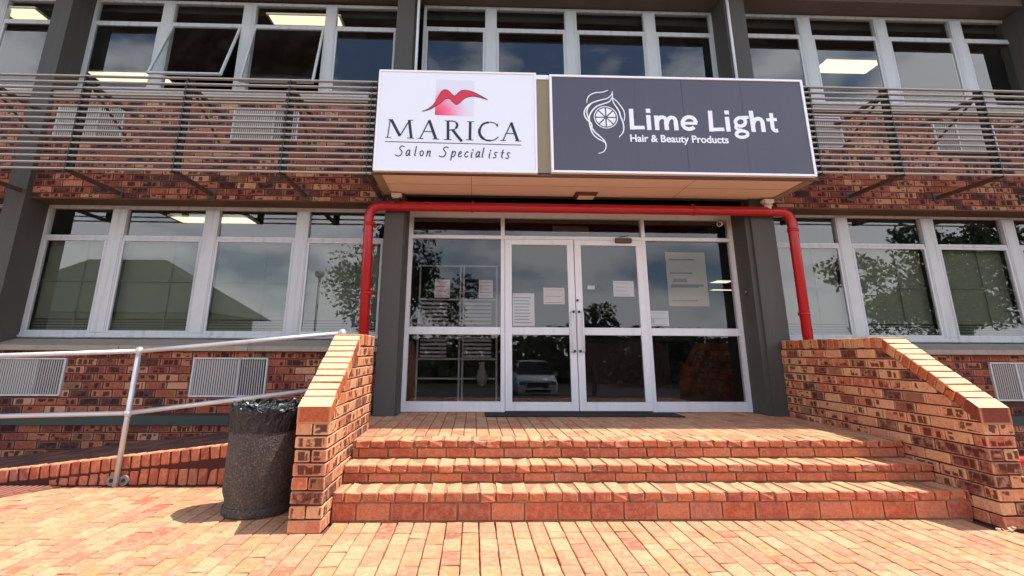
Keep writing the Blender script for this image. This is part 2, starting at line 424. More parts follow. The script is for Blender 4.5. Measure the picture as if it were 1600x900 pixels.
GL={'marica':[(0.0107,[(0.008,3.56),(-0.01,3.359)]),(0.0305,[(0.02,3.566),(0.122,3.375)]),(0.0122,[(0.122,3.375),(0.217,3.559)]),(0.029,[(0.215,3.563),(0.246,3.357)]),(0.0076,[(-0.034,3.357),(0.025,3.355)]),(0.0076,[(0.202,3.354),(0.278,3.352)]),(0.0076,[(-0.013,3.565),(0.029,3.566)]),(0.0076,[(0.205,3.563),(0.257,3.563)]),(0.0122,[(0.43,3.561),(0.341,3.352)]),(0.0305,[(0.432,3.568),(0.511,3.351)]),(0.0091,[(0.373,3.435),(0.482,3.431)]),(0.0076,[(0.316,3.351),(0.377,3.35)]),(0.0076,[(0.478,3.349),(0.547,3.347)]),(0.029,[(0.638,3.562),(0.644,3.347)]),(0.0076,[(0.602,3.563),(0.663,3.564)]),(0.0076,[(0.599,3.343),(0.684,3.342)]),(0.0122,[(0.638,3.559),(0.689,3.562),(0.721,3.553),(0.739,3.528)]),(0.0259,[(0.731,3.544),(0.742,3.511),(0.727,3.476)]),(0.0122,[(0.736,3.49),(0.711,3.462),(0.641,3.451)]),(0.029,[(0.692,3.458),(0.734,3.4),(0.794,3.325)]),(0.029,[(0.882,3.556),(0.882,3.348)]),(0.0076,[(0.846,3.559),(0.927,3.56)]),(0.0076,[(0.837,3.345),(0.921,3.344)]),(0.0107,[(1.181,3.509),(1.159,3.541),(1.121,3.555),(1.075,3.556)]),(0.0213,[(1.082,3.556),(1.03,3.538),(0.999,3.502),(0.984,3.454)]),(0.029,[(0.986,3.474),(0.984,3.433),(1.0,3.389),(1.032,3.358)]),(0.0183,[(1.023,3.362),(1.064,3.342),(1.109,3.339)]),(0.0107,[(1.103,3.339),(1.154,3.351),(1.192,3.385)]),(0.0076,[(1.179,3.545),(1.183,3.503)]),(0.0122,[(1.331,3.551),(1.243,3.347)]),(0.0305,[(1.331,3.558),(1.403,3.345)]),(0.0091,[(1.279,3.429),(1.38,3.425)]),(0.0076,[(1.213,3.345),(1.274,3.344)]),(0.0076,[(1.374,3.343),(1.441,3.341)]),(0.0076,[(-0.036,3.308),(1.442,3.295)])],'salon':[(0.0107,[(0.176,3.251),(0.156,3.26),(0.134,3.25),(0.13,3.228),(0.147,3.205),(0.155,3.183),(0.141,3.156),(0.111,3.144),(0.086,3.157)]),(0.0122,[(0.237,3.211),(0.221,3.214),(0.207,3.197),(0.199,3.17),(0.205,3.151),(0.219,3.157),(0.232,3.184)]),(0.0122,[(0.239,3.211),(0.231,3.157),(0.241,3.153)]),(0.0122,[(0.307,3.256),(0.291,3.158),(0.299,3.15)]),(0.0107,[(0.37,3.208),(0.352,3.197),(0.349,3.169),(0.359,3.149),(0.377,3.16),(0.384,3.187),(0.376,3.206),(0.367,3.208)]),(0.0122,[(0.43,3.207),(0.42,3.147)]),(0.0107,[(0.424,3.177),(0.445,3.204),(0.458,3.204),(0.45,3.156),(0.458,3.149)]),(0.0107,[(0.649,3.249),(0.628,3.258),(0.606,3.248),(0.601,3.226),(0.618,3.203),(0.625,3.181),(0.611,3.153),(0.581,3.142),(0.556,3.155)]),(0.0122,[(0.698,3.209),(0.678,3.108)]),(0.0107,[(0.691,3.179),(0.711,3.206),(0.726,3.203),(0.724,3.172),(0.706,3.147),(0.687,3.149)]),(0.0107,[(0.764,3.175),(0.784,3.183),(0.792,3.2),(0.78,3.208),(0.767,3.188),(0.762,3.159),(0.775,3.146),(0.793,3.157)]),(0.0107,[(0.865,3.201),(0.85,3.206),(0.835,3.187),(0.83,3.16),(0.843,3.144),(0.861,3.155)]),(0.0122,[(0.908,3.202),(0.898,3.152),(0.905,3.142)]),(0.0137,[(0.915,3.232),(0.917,3.226)]),(0.0122,[(0.989,3.206),(0.973,3.208),(0.958,3.192),(0.949,3.165),(0.955,3.146),(0.968,3.152),(0.983,3.179)]),(0.0122,[(0.99,3.206),(0.981,3.152),(0.991,3.148)]),(0.0122,[(1.036,3.253),(1.016,3.155),(1.024,3.147)]),(0.0122,[(1.101,3.197),(1.09,3.147),(1.098,3.138)]),(0.0137,[(1.108,3.227),(1.11,3.222)]),(0.0107,[(1.18,3.201),(1.164,3.206),(1.152,3.195),(1.157,3.177),(1.167,3.161),(1.157,3.142),(1.136,3.144)]),(0.0122,[(1.243,3.232),(1.226,3.154),(1.236,3.144)]),(0.0076,[(1.22,3.202),(1.256,3.201)]),(0.0107,[(1.317,3.198),(1.302,3.204),(1.289,3.193),(1.294,3.174),(1.304,3.158),(1.294,3.139),(1.272,3.141)])],'lime':[(0.0489,[(2.675,3.752),(2.674,3.502)]),(0.0422,[(2.677,3.524),(2.814,3.528)]),(0.0489,[(2.864,3.679),(2.866,3.501)]),(0.0511,[(2.866,3.757),(2.867,3.706)]),(0.0489,[(2.953,3.676),(2.955,3.501)]),(0.0445,[(2.957,3.576),(2.969,3.624),(2.999,3.653),(3.036,3.653),(3.058,3.63),(3.062,3.578)]),(0.0489,[(3.059,3.602),(3.063,3.503)]),(0.0445,[(3.067,3.578),(3.082,3.626),(3.112,3.653),(3.145,3.651),(3.166,3.625),(3.171,3.58)]),(0.0489,[(3.168,3.598),(3.171,3.502)]),(0.0445,[(3.394,3.593),(3.393,3.615),(3.385,3.635),(3.371,3.651),(3.352,3.662),(3.329,3.665),(3.306,3.662),(3.284,3.653),(3.266,3.637),(3.252,3.617),(3.246,3.595),(3.246,3.573),(3.253,3.553),(3.266,3.536),(3.285,3.525),(3.307,3.52),(3.33,3.523),(3.352,3.531),(3.371,3.546)]),(0.0334,[(3.25,3.588),(3.409,3.591)]),(0.0489,[(3.57,3.748),(3.562,3.495)]),(0.0422,[(3.566,3.519),(3.709,3.525)]),(0.0489,[(3.756,3.676),(3.756,3.499)]),(0.0511,[(3.758,3.754),(3.759,3.707)]),(0.04,[(3.961,3.619),(3.958,3.641),(3.944,3.659),(3.922,3.668),(3.897,3.668),(3.873,3.657),(3.855,3.639),(3.847,3.617),(3.85,3.595),(3.863,3.577),(3.885,3.568),(3.91,3.568),(3.934,3.579),(3.952,3.597),(3.961,3.619)]),(0.0356,[(3.928,3.672),(4.004,3.676)]),(0.0334,[(3.858,3.581),(3.841,3.549),(3.865,3.525),(3.91,3.521)]),(0.0378,[(3.97,3.472),(3.966,3.488),(3.949,3.501),(3.924,3.509),(3.895,3.508),(3.867,3.5),(3.847,3.487),(3.839,3.47),(3.843,3.453),(3.86,3.44),(3.885,3.433),(3.914,3.434),(3.941,3.442),(3.961,3.455),(3.97,3.472)]),(0.0489,[(4.037,3.757),(4.041,3.5)]),(0.0467,[(4.044,3.592),(4.061,3.634),(4.092,3.658),(4.13,3.657),(4.151,3.63),(4.155,3.588)]),(0.0489,[(4.154,3.612),(4.153,3.502)]),(0.0445,[(4.266,3.733),(4.262,3.572),(4.267,3.538),(4.287,3.522),(4.319,3.522)]),(0.0378,[(4.204,3.648),(4.322,3.656)])],'hair':[(0.0122,[(2.181,3.817),(2.192,3.874),(2.228,3.916),(2.289,3.942),(2.359,3.949),(2.424,3.973)]),(0.0162,[(2.475,3.955),(2.461,3.917),(2.415,3.875),(2.328,3.849),(2.241,3.815),(2.184,3.771),(2.151,3.715),(2.149,3.659),(2.18,3.605),(2.221,3.56),(2.227,3.506),(2.267,3.452),(2.323,3.4),(2.358,3.355),(2.372,3.311),(2.363,3.266),(2.335,3.23),(2.289,3.215)]),(0.0162,[(2.475,3.955),(2.471,3.889),(2.43,3.832),(2.36,3.803),(2.29,3.773),(2.236,3.717),(2.203,3.651),(2.2,3.578),(2.21,3.506),(2.232,3.443),(2.281,3.39),(2.341,3.355),(2.37,3.332)]),(0.0142,[(2.232,3.809),(2.19,3.753),(2.176,3.697),(2.19,3.633),(2.21,3.578)]),(0.0162,[(2.476,3.88),(2.481,3.824),(2.512,3.769),(2.54,3.714),(2.553,3.65),(2.574,3.586),(2.579,3.513),(2.563,3.458),(2.522,3.409)]),(0.0122,[(2.476,3.88),(2.517,3.843),(2.557,3.788),(2.592,3.724),(2.598,3.656),(2.588,3.604)])],'sq':[(0.493,4.064),(0.924,4.057),(0.917,3.624),(0.492,3.632)],'lips_top':[(0.351,3.671),(0.414,3.703),(0.474,3.758),(0.519,3.845),(0.556,3.915),(0.595,3.94),(0.634,3.927),(0.674,3.884),(0.707,3.866),(0.746,3.907),(0.784,3.934),(0.85,3.936),(0.929,3.909),(0.995,3.873),(1.071,3.826)],'lips_bot':[(0.351,3.671),(0.428,3.694),(0.491,3.733),(0.554,3.781),(0.598,3.821),(0.637,3.833),(0.67,3.808),(0.703,3.775),(0.733,3.761),(0.768,3.79),(0.806,3.83),(0.851,3.855),(0.916,3.865),(0.982,3.855),(1.071,3.826)],'lemon':[(2.386,3.641),(2.522,3.643)],'hb':[(2.644,3.354),(3.743,3.36),(2.649,3.432)]}

# palettes
TERRA = lin(176, 96, 66); 
SUNLIT_TAN = (lin(212, 180, 134), lin(204, 158, 116))  # pale tans for the sunlight painted on upper faces
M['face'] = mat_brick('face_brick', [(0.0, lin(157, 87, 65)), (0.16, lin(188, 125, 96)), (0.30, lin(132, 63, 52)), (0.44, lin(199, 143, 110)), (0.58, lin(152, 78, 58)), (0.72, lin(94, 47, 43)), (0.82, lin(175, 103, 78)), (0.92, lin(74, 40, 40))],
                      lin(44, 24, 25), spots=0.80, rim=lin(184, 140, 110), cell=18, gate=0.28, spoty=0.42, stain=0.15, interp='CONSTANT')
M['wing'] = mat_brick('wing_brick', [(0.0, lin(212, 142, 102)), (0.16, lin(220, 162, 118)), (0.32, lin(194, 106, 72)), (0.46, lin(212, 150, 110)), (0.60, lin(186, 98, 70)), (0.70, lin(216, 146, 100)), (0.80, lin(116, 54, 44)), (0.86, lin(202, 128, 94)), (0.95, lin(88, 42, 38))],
                      lin(76, 34, 30), spots=0.85, rim=lin(230, 184, 144), cell=17, gate=0.30, spoty=0.41, stain=0.10, mott=(lin(226, 176, 130), lin(176, 92, 64), 0.35), interp='CONSTANT', sunlit_top=SUNLIT_TAN)
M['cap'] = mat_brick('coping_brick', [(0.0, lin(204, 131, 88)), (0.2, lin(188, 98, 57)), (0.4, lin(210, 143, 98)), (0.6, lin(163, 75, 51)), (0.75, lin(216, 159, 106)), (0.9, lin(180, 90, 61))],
                     lin(92, 46, 36), spots=0.4, rim=lin(222, 176, 130), cell=24, gate=0.5, stain=0.12, sunlit_top=(lin(228, 204, 160), lin(220, 190, 150)), interp='CONSTANT')
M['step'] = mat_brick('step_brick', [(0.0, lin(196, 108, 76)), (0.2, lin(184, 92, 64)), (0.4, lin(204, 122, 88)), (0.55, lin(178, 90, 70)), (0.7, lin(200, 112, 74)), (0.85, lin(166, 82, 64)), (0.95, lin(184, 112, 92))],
                      lin(120, 58, 44), spots=0.0, stain=0.30, rim=lin(206, 146, 110), grain=1.4, bump=0.8, mott=(lin(212, 140, 104), lin(150, 72, 52), 0.45), sunlit_top=(lin(222, 184, 138), lin(206, 150, 108)), interp='CONSTANT')
M['paver'] = mat_brick('paving_brick', [(0.0, lin(209, 158, 114)), (0.16, lin(205, 146, 108)), (0.32, lin(214, 170, 126)), (0.46, lin(206, 145, 112)), (0.60, lin(214, 172, 130)), (0.72, lin(205, 150, 102)), (0.84, lin(208, 136, 106)), (0.94, lin(199, 118, 90)), (0.975, lin(182, 104, 84))],
                       lin(150, 92, 66), spots=0.0, stain=0.50, rim=lin(190, 128, 92), grain=1.2, bump=0.9, mott=(lin(224, 184, 140), lin(186, 112, 82), 0.5), interp='CONSTANT')
M['rampbrick'] = mat_brick('ramp_brick', [(0.0, lin(112, 72, 60)), (0.3, lin(98, 60, 50)), (0.6, lin(124, 84, 70)), (0.85, lin(88, 56, 50))], lin(56, 36, 32), spots=0.0, stain=0.3, interp='CONSTANT')
M['mortar'] = mat_plain('mortar', lin(76, 44, 36), 0.95, var=0.3, bump=0.6, bdist=0.004, fine=90)
M['mortar_red'] = mat_plain('raked_mortar', lin(78, 34, 24), 0.95, var=0.3, bump=0.6, bdist=0.004, fine=90)
M['joint'] = mat_plain('sandy_joint', lin(104, 68, 46), 0.95, var=0.35, bump=0.6, bdist=0.004, fine=120)
M['litjoint'] = mat_plain('lit_joint', lin(168, 126, 92), 0.95, var=0.3, bump=0.5, bdist=0.004, fine=120)  # lighter joint colour, carrying on the sunlight painted on the treads
M['alu'] = mat_plain('painted_window_frame', lin(190, 192, 194), 0.45, var=0.12, scale=5, bump=0.1, streak=0.35)
M['white_alu'] = mat_plain('white_door_frame', lin(216, 216, 220), 0.4, var=0.06, scale=4, bump=0.08, streak=0.12)
M['col'] = mat_plain('dark_grey_painted_column', lin(72, 69, 64), 0.7, var=0.16, scale=3, bump=0.3, fine=40, streak=0.3)
M['lintel'] = mat_plain('brown_painted_lintel', lin(92, 66, 44), 0.75, var=0.14, bump=0.3)
M['sill'] = mat_plain('weathered_sill', lin(150, 138, 124), 0.85, var=0.22, scale=4, bump=0.5, bdist=0.004, fine=45, streak=0.3)
M['plinth'] = mat_plain('dark_green_plinth', lin(60, 68, 62), 0.8, var=0.22, bump=0.5, fine=40)
M['soffit'] = mat_plain('tan_soffit_board', lin(234, 208, 188), 0.7, var=0.05, scale=2, bump=0.1)
M['eaves'] = mat_plain('eaves_board', lin(104, 90, 84), 0.8, var=0.08)
M['trim'] = mat_plain('brown_trim', lin(96, 64, 48), 0.6, var=0.12)
M['olive'] = mat_plain('olive_fascia', lin(150, 136, 108), 0.6, var=0.08)
M['slat'] = mat_plain('galvanised_slat', lin(172, 168, 162), 0.5, metal=0.0, var=0.12, scale=3)
M['bracket'] = mat_plain('dark_bracket', lin(44, 40, 38), 0.6, var=0.2)
M['strut'] = mat_plain('brown_strut', lin(84, 62, 52), 0.6, var=0.2)
M['red'] = mat_plain('red_pipe_paint', lin(170, 7, 22), 0.34, var=0.10, scale=3, bump=0.15, bdist=0.002, fine=12, streak=0.12)
M['galv'] = mat_plain('galvanised_tube', lin(196, 196, 196), 0.38, metal=0.35, var=0.16, scale=8, bump=0.15, fine=50)
M['white'] = mat_plain('white_plastic', lin(226, 218, 204), 0.5, var=0.04)
M['black'] = mat_plain('black_plastic', lin(22, 22, 24), 0.4, var=0.2)
M['signwhite'] = mat_plain('white_sign_face', lin(236, 238, 246), 0.35, var=0.012, scale=1.5, bump=0.03)
M['signedge'] = mat_plain('white_sign_frame', lin(244, 244, 248), 0.35, var=0.02)
M['signgrey'] = mat_plain('charcoal_sign_face', lin(74, 72, 88), 0.42, var=0.08, scale=1.6, bump=0.10, bdist=0.004, fine=5, streak=-0.03)
M['ink'] = mat_plain('navy_ink', lin(26, 28, 52), 0.5, var=0.05, bump=0)
M['inkgrey'] = mat_plain('grey_print', lin(120, 116, 118), 0.6, var=0.05, bump=0)
M['letter'] = mat_plain('white_vinyl', lin(242, 242, 248), 0.4, var=0.01, bump=0)
M['lips'] = mat_plain('crimson_print', lin(214, 34, 66), 0.4, var=0.04, bump=0)
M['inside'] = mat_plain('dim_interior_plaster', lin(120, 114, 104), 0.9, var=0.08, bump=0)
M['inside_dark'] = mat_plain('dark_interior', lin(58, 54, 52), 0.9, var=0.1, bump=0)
M['carpet'] = mat_plain('dark_rubber_mat', lin(34, 34, 36), 0.95, var=0.2, bump=0.7, fine=200)
M['paper'] = mat_plain('printed_paper', lin(206, 204, 204), 0.7, var=0.04, bump=0)
M['paper_pink'] = mat_plain('pink_paper', lin(216, 190, 188), 0.7, var=0.04, bump=0)
M['poster'] = mat_plain('yellowed_poster', lin(150, 138, 104), 0.7, var=0.22, scale=3, bump=0)
M['blind'] = mat_plain('grey_green_blind', lin(98, 101, 86), 0.8, var=0.06, bump=0)
M['asphalt'] = mat_plain('asphalt', lin(64, 62, 60), 0.9, var=0.2, bump=0.6, fine=80)

def mat_emit(name, col, st):
    mt, nt_, b, o = newmat(name); N = NT(nt_); e = N.n('Emission'); e.inputs[0].default_value = col; e.inputs[1].default_value = st
    N.l(e.outputs[0], o.inputs[0]); return mt
M['lamp'] = mat_emit('lit_ceiling_panel', (1.0, 0.86, 0.62, 1), 0.85)

def mat_glass(name, tint, ior=1.85, smear=0.02, wavy=True):
    mt, nt_, b, o = newmat(name); N = NT(nt_); nt_.nodes.remove(b)
    tr = N.n('BsdfTransparent'); tr.inputs[0].default_value = tint
    gl = N.n('BsdfGlossy'); gl.inputs['Roughness'].default_value = 0.012; gl.inputs[0].default_value = (0.97, 0.98, 1, 1)
    fr0 = N.n('Fresnel'); fr0.inputs[0].default_value = ior
    fo = N.math('MULTIPLY', fr0.outputs[0], N.math('SUBTRACT', 1.0, N.n('NewGeometry').outputs['Backfacing']))
    df = N.n('BsdfDiffuse'); df.inputs[0].default_value = (0.5, 0.5, 0.48, 1)
    tcn = N.n('TexCoord').outputs['Object']
    bp_ = N.n('Bump'); bp_.inputs['Strength'].default_value = 0.003; bp_.inputs['Distance'].default_value = 0.01
    N.l(N.noise(tcn, 1.3, 2, 0.4), bp_.inputs['Height']); (N.l(bp_.outputs[0], gl.inputs['Normal']) if wavy else None)
    m1 = N.n('MixShader'); N.l(fo, m1.inputs[0]); N.l(tr.outputs[0], m1.inputs[1]); N.l(gl.outputs[0], m1.inputs[2])
    m2 = N.n('MixShader'); N.l(N.math('MULTIPLY', N.smooth(N.noise(tcn, 3, 6, 0.7), 0.45, 0.8), smear), m2.inputs[0])
    N.l(m1.outputs[0], m2.inputs[1]); N.l(df.outputs[0], m2.inputs[2]); N.l(m2.outputs[0], o.inputs[0]); return mt
M['glass'] = mat_glass('window_glass', (0.90, 0.92, 0.90, 1), 1.80, 0.02)
M['doorglass'] = mat_glass('tinted_door_glass', (0.84, 0.84, 0.84, 1), 1.60, 0.010, False)

# ------------------------------------------------------------------ the ground
gm = MB()
xs = [-200, -60, -20, -8, -4, 0, 4, 8, 14, 24, 60, 200]; ys = [-300, -80, -40, -24, -16, -12, -6, -2.4, 1.3, 2.3, 12, 60, 200]
def gz(x, y): return -0.022 if y > -6 else (-0.022-0.93*min(1, (-6-y)/6))
n = len(xs)
gm.add([(x, y, gz(x, y)) for y in ys for x in xs], [(j*n+i, j*n+i+1, (j+1)*n+i+1, (j+1)*n+i) for j in range(len(ys)-1) for i in range(n-1)])
mt, nt_, b, o = newmat('ground_surface'); N = NT(nt_)
geo = N.n('NewGeometry').outputs['Position']; sp = N.n('SeparateXYZ'); N.l(geo, sp.inputs[0])
bt = N.n('TexBrick'); bt.inputs['Scale'].default_value = 1; bt.inputs['Brick Width'].default_value = 0.22; bt.inputs['Row Height'].default_value = 0.11
bt.inputs['Mortar Size'].default_value = 0.004; bt.inputs['Color1'].default_value = lin(210, 172, 128); bt.inputs['Color2'].default_value = lin(206, 154, 116); bt.inputs['Mortar'].default_value = lin(112, 78, 54)
mpn = N.n('Mapping'); mpn.inputs['Rotation'].default_value = (0, 0, R_(90)); N.l(geo, mpn.inputs[0]); N.l(mpn.outputs[0], bt.inputs[0])
asph = N.mix(N.noise(geo, 3, 6, 0.7), lin(58, 58, 56), lin(84, 82, 78))
grass = N.mix(N.noise(geo, 1.2, 6, 0.7), lin(44, 54, 26), lin(70, 74, 40))
far_ = N.mix(N.math('LESS_THAN', sp.outputs[1], -24.0), asph, grass)
near = N.mix(N.math('GREATER_THAN', sp.outputs[1], -2.3), bt.outputs[0], N.mix(0.0, lin(112, 78, 54), lin(112, 78, 54)))
c = N.mix(N.math('LESS_THAN', sp.outputs[1], -3.0), near, far_)
c2 = N.mix(N.math('MULTIPLY', N.math('LESS_THAN', sp.outputs[1], -2.3), N.math('GREATER_THAN', sp.outputs[1], -3.0)), c, bt.outputs[0])
N.l(c2, b.inputs['Base Color']); b.inputs['Roughness'].default_value = 0.9
N.bump(N.noise(geo, 60, 4, 0.6), 0.4, 0.004, b)
ground = gm.build('ground', mt, kind='structure')

pav = Bricks(ground, M['paver'], 'paver', 300, 0.004, 'pavers', 0.002)
PW, PL, PH = 0.110, 0.220, 0.05
ci = 0; x = -4.6
while x < 7.4:
    x0 = x; x1 = x+PW-0.004
    off = (ci % 2)*PL/2
    yfar = 0.0 if (-0.2 < x < 4.5) else (1.03 if x < -0.2 else 2.2)
    # a header row just in front of the steps, then running bond towards the camera
    ycuts = [yfar, yfar-0.215] if -0.25 < x < 4.72 else [yfar]
    y = (yfar-0.22 if -0.25 < x < 4.72 else yfar)
    first = True
    while y > -2.3:
        L = PL if not (first and off) else PL/2
        first = False
        jx = random.uniform(-.0012, .0012); jz = random.uniform(-.0022, .0018)
        if not (-0.215 < (x0+x1)/2 < 0.005 and y > -0.22) and not (4.505 < (x0+x1)/2 < 4.72 and y > -0.22):
            pav.add(((x0+x1)/2+jx, y-L/2, -PH/2+jz), (PW-0.006, L-0.005, PH), Matrix.Rotation(random.uniform(-.006, .006), 3, 'Z') @ Matrix.Rotation(random.uniform(-.006, .006), 3, 'X'))
        y -= L
    if len(ycuts) == 2 and 0.0 <= x0 and x1 <= 4.51:
        pav.add(((x0+x1)/2, yfar-0.1085, -PH/2+random.uniform(-.002, .001)), (PW-0.006, 0.212, PH))
    x += PW; ci += 1
pav.finish()

# ------------------------------------------------------------------ entrance steps and landing
steps = empty('entrance_steps', (WS/2, 0.3, 0), 'three terracotta brick steps climbing from the paving to the glazed entrance', 'steps')
core = MB()
core.box(0.0, WS, 0.022, T2+0.03, -0.02, Z1-0.006); core.box(0.0, WS, T2+0.03, T3+0.03, 0, Z2-0.006); core.box(0.0, WS, T3+0.03, T3+0.3, 0, Z3-0.006)
core.build('step_core', M['litjoint'], steps)
sb = Bricks(steps, M['step'], 'nosing_brick', 300, 0.0075, 'nosing_infill', 0.0050)
rb = Bricks(steps, M['step'], 'riser_block', 300, 0.005, 'riser_infill', 0.0025)
NH = 39; hp = WS/NH
for (ya, yb_, zt, zb) in ((0, T2, Z1, 0.0), (T2, T3, Z2, Z1), (T3, T3+0.225, Z3, Z2)):
    th = 0.060 if ya == 0 else 0.052
    shift = random.uniform(0, hp)
    xx = -shift
    while xx < WS:
        a = max(xx, 0.004); e_ = min(xx+hp-0.009, WS-0.004)
        if e_-a > 0.02:
            L = yb_-ya+0.010 if ya < T3 else 0.222
            sb.add(((a+e_)/2, ya+L/2-0.008+random.uniform(-.003, .002), zt-th/2+random.uniform(-.0015, .0015)), (e_-a, L, th), Matrix.Rotation(random.uniform(-.012, .012), 3, 'Z'))
        xx += hp
    xx = -random.uniform(0, hp*2); zt2 = zt-th-0.008
    while xx < WS:
        a = max(xx, 0.004); e_ = min(xx+2*hp-0.008, WS-0.004)
        if e_-a > 0.03:
            rb.add(((a+e_)/2, ya+0.03+random.uniform(-.002, .002), (zt2+zb+0.004)/2), (e_-a, 0.05, zt2-zb-0.006))
        xx += 2*hp
sb.finish(); rb.finish()

lm = MB(); lm.box(0.0, WS, T3+0.3, 1.27, 0, Z3-0.007); lm.box(-0.214, WS+0.14, 1.27, 2.70, 0, Z3-0.0075)
landing = lm.build('landing', M['joint'], kind='structure')
lp = Bricks(landing, M['paver'], 'paver', 300, 0.004, 'pavers', 0.002)
x = 0.002; ci = 0
while x < WS-0.05:
    y = T3+0.232; first = True
    while y < 2.60:
        L = PL/2 if (first and ci % 2) else PL
        first = False
        e_ = min(y+L, 2.61)
        lp.add((x+PW/2-0.002, (y+e_)/2, Z3-PH/2+random.uniform(-.002, .001)), (PW-0.006, e_-y-0.005, PH), Matrix.Rotation(random.uniform(-.006, .006), 3, 'Z'))
        y += L
    x += PW; ci += 1
for k in range(6): lp.add((-0.107, 1.385+k*0.22, Z3-PH/2), (0.205, 0.213, PH))
lp.finish()

# ------------------------------------------------------------------ wing walls
WA, WB = (-0.2269, 0.7606), (0.600, 1.262)
SL = (WB[1]-WA[1])/(WB[0]-WA[0]); ANG = math.atan(SL); TC = 0.092
def wing(name, xl, xr, yend, label):
    t = empty(name, ((xl+xr)/2, 0.4, 0), label, 'brick wall', 'wing walls beside the steps')
    drop = TC/cos(ANG)
    zs0, zf = WA[1]-drop, WB[1]-TC       # underside of the coping: slope then flat
    yk = WA[0] + (zf-zs0)/SL             # where slope meets flat underneath
    cp = [(WA[0]+0.012, -0.02), (yend-0.008, -0.02), (yend-0.008, zf-0.004), (yk, zf-0.004), (WA[0]+0.012, zs0)]
    mb = MB(); mb.prism(cp, 'x', xl+0.013, xr-0.013); mb.build('wall_core', M['mortar_red'], t)
    B = Bricks(t, M['wing'], 'brick', 300, 0.005, 'brick_infill')
    bh = CO-0.011; k = 0; z = 0.0
    lw = (xr-xl-0.010)/2
    while z < zf:
        zt = z+bh
        segs = []
        y = WA[0]
        if k % 2 == 0: segs.append((y, y+0.106, True)); y += 0.116
        while y < yend-0.03:
            segs.append((y, min(y+0.222, yend), False)); y += 0.232
        for (a, b_, cross) in segs:
            # clip by the slope and by the flat coping
            full = (zs0 + SL*(a-WA[0]) >= zt) and zt <= zf
            leaves = [(xl, xr)] if cross else [(xl, xl+lw), (xr-lw, xr)]
            for (p, q) in leaves:
                dx = random.uniform(-.0015, .0015)
                if full: B.add(((p+q)/2+dx, (a+b_)/2, z+bh/2), (q-p, b_-a, bh))
                else:
                    poly = clip([(a, z), (b_, z), (b_, zt), (a, zt)], -SL, 1, zs0-SL*WA[0]-0.004)
                    poly = clip(poly, 0, 1, zf-0.004)
                    if len(poly) >= 3 and area(poly) > 0.0006: B.custom(poly, 'x', p+dx, q+dx)
        z += CO; k += 1
    B.finish()
    Cc = Bricks(t, M['cap'], 'coping_brick', 300, 0.006, 'coping_infill', 0.003)
    # first coping brick has a plumb front face
    nx, nz = -sin(ANG), cos(ANG); tx, tz = cos(ANG), sin(ANG)
    pitch = 0.084; bw = 0.075
    L0 = 0.105
    A2 = (WA[0]+tx*L0, WA[1]+tz*L0)
    lowA = (WA[0], zs0); low2 = (A2[0]-nx*TC, A2[1]-nz*TC)
    Cc.custom([lowA, low2, A2, WA], 'x', xl-0.004, xr+0.004)
    tot = math.hypot(WB[0]-WA[0], WB[1]-WA[1]); s_ = L0+0.009
    while s_+bw < tot+0.02:
        c_ = s_+bw/2
        ctr = (WA[0]+tx*c_-nx*TC/2, WA[1]+tz*c_-nz*TC/2)
        jj = random.uniform(-.0025, .0025)
        Cc.add(((xl+xr)/2+jj, ctr[0], ctr[1]), (xr-xl+0.006, bw, TC), Matrix.Rotation(ANG+random.uniform(-.01, .01), 3, 'X'))
        s_ += pitch
    y = WB[0]+0.03
    y0w = WA[0]+tx*s_
    # the wedge where slope turns flat
    Cc.custom([(y0w-nx*(-0.0)+0.0, WB[1]-TC*0.9), (y+0.02, WB[1]-TC), (y+0.01, WB[1]), (y0w-0.004, WB[1]-0.004)], 'x', xl-0.002, xr+0.002)
    y += 0.025
    while y+bw < yend+0.001:
        Cc.add(((xl+xr)/2+random.uniform(-.0025, .0025), y+bw/2, WB[1]-TC/2+random.uniform(-.002, .002)), (xr-xl+0.006, bw, TC), Matrix.Rotation(random.uniform(-.012, .012), 3, 'X'))
        y += pitch
    Cc.finish()
    return t
wing('wing_wall', -0.216, -0.002, 1.27, 'sloping brick wing wall on the left of the steps, sunlit on its inner face')
wing('wing_wall', WS+0.002, WS+0.212, 2.19, 'long sloping brick wing wall on the right of the steps, its inner face in shade')

# ------------------------------------------------------------------ ramp and its kerb
def kz(x): return 0.13+0.107*(x+3.04)
rm = MB(); rm.prism([(-4.3, -0.05), (-0.214, -0.05), (-0.214, kz(-0.214)-0.012), (-4.3, max(kz(-4.3), 0)-0.012)], 'y', 1.16, 2.28)
ramp = rm.build('ramp', M['joint'], kind='structure')
rp = Bricks(ramp, M['rampbrick'], 'paver', 0, 0.004, 'pavers')
ra = math.atan(0.107); rotr = Matrix.Rotation(-ra, 3, 'Y')
x = -4.1; k = 0
while x < -0.33:
    y = 1.17; 
    while y < 2.27:
        rp.add((x+0.11+(0.11 if k % 2 else 0)*0, min(y+0.055, 2.23), kz(x+0.11)-0.03), (0.214, 0.105, 0.05), rotr); y += 0.11; k += 1
    x += 0.22
rp.finish()
kerb = empty('ramp_kerb', (-2.2, 1.1, 0), 'low brick kerb with two rows of upright bricks along the edge of the rising ramp', 'kerb')
km = MB(); km.prism([(-4.05, -0.02), (-0.22, -0.02), (-0.22, kz(-0.22)-0.01), (-4.05, kz(-4.05)-0.01)], 'y', 1.062, 1.16); km.build('kerb_core', M['mortar_red'], kerb)
kb = Bricks(kerb, M['step'], 'kerb_brick', 300, 0.009, 'kerb_infill', 0.003)
x = -4.0
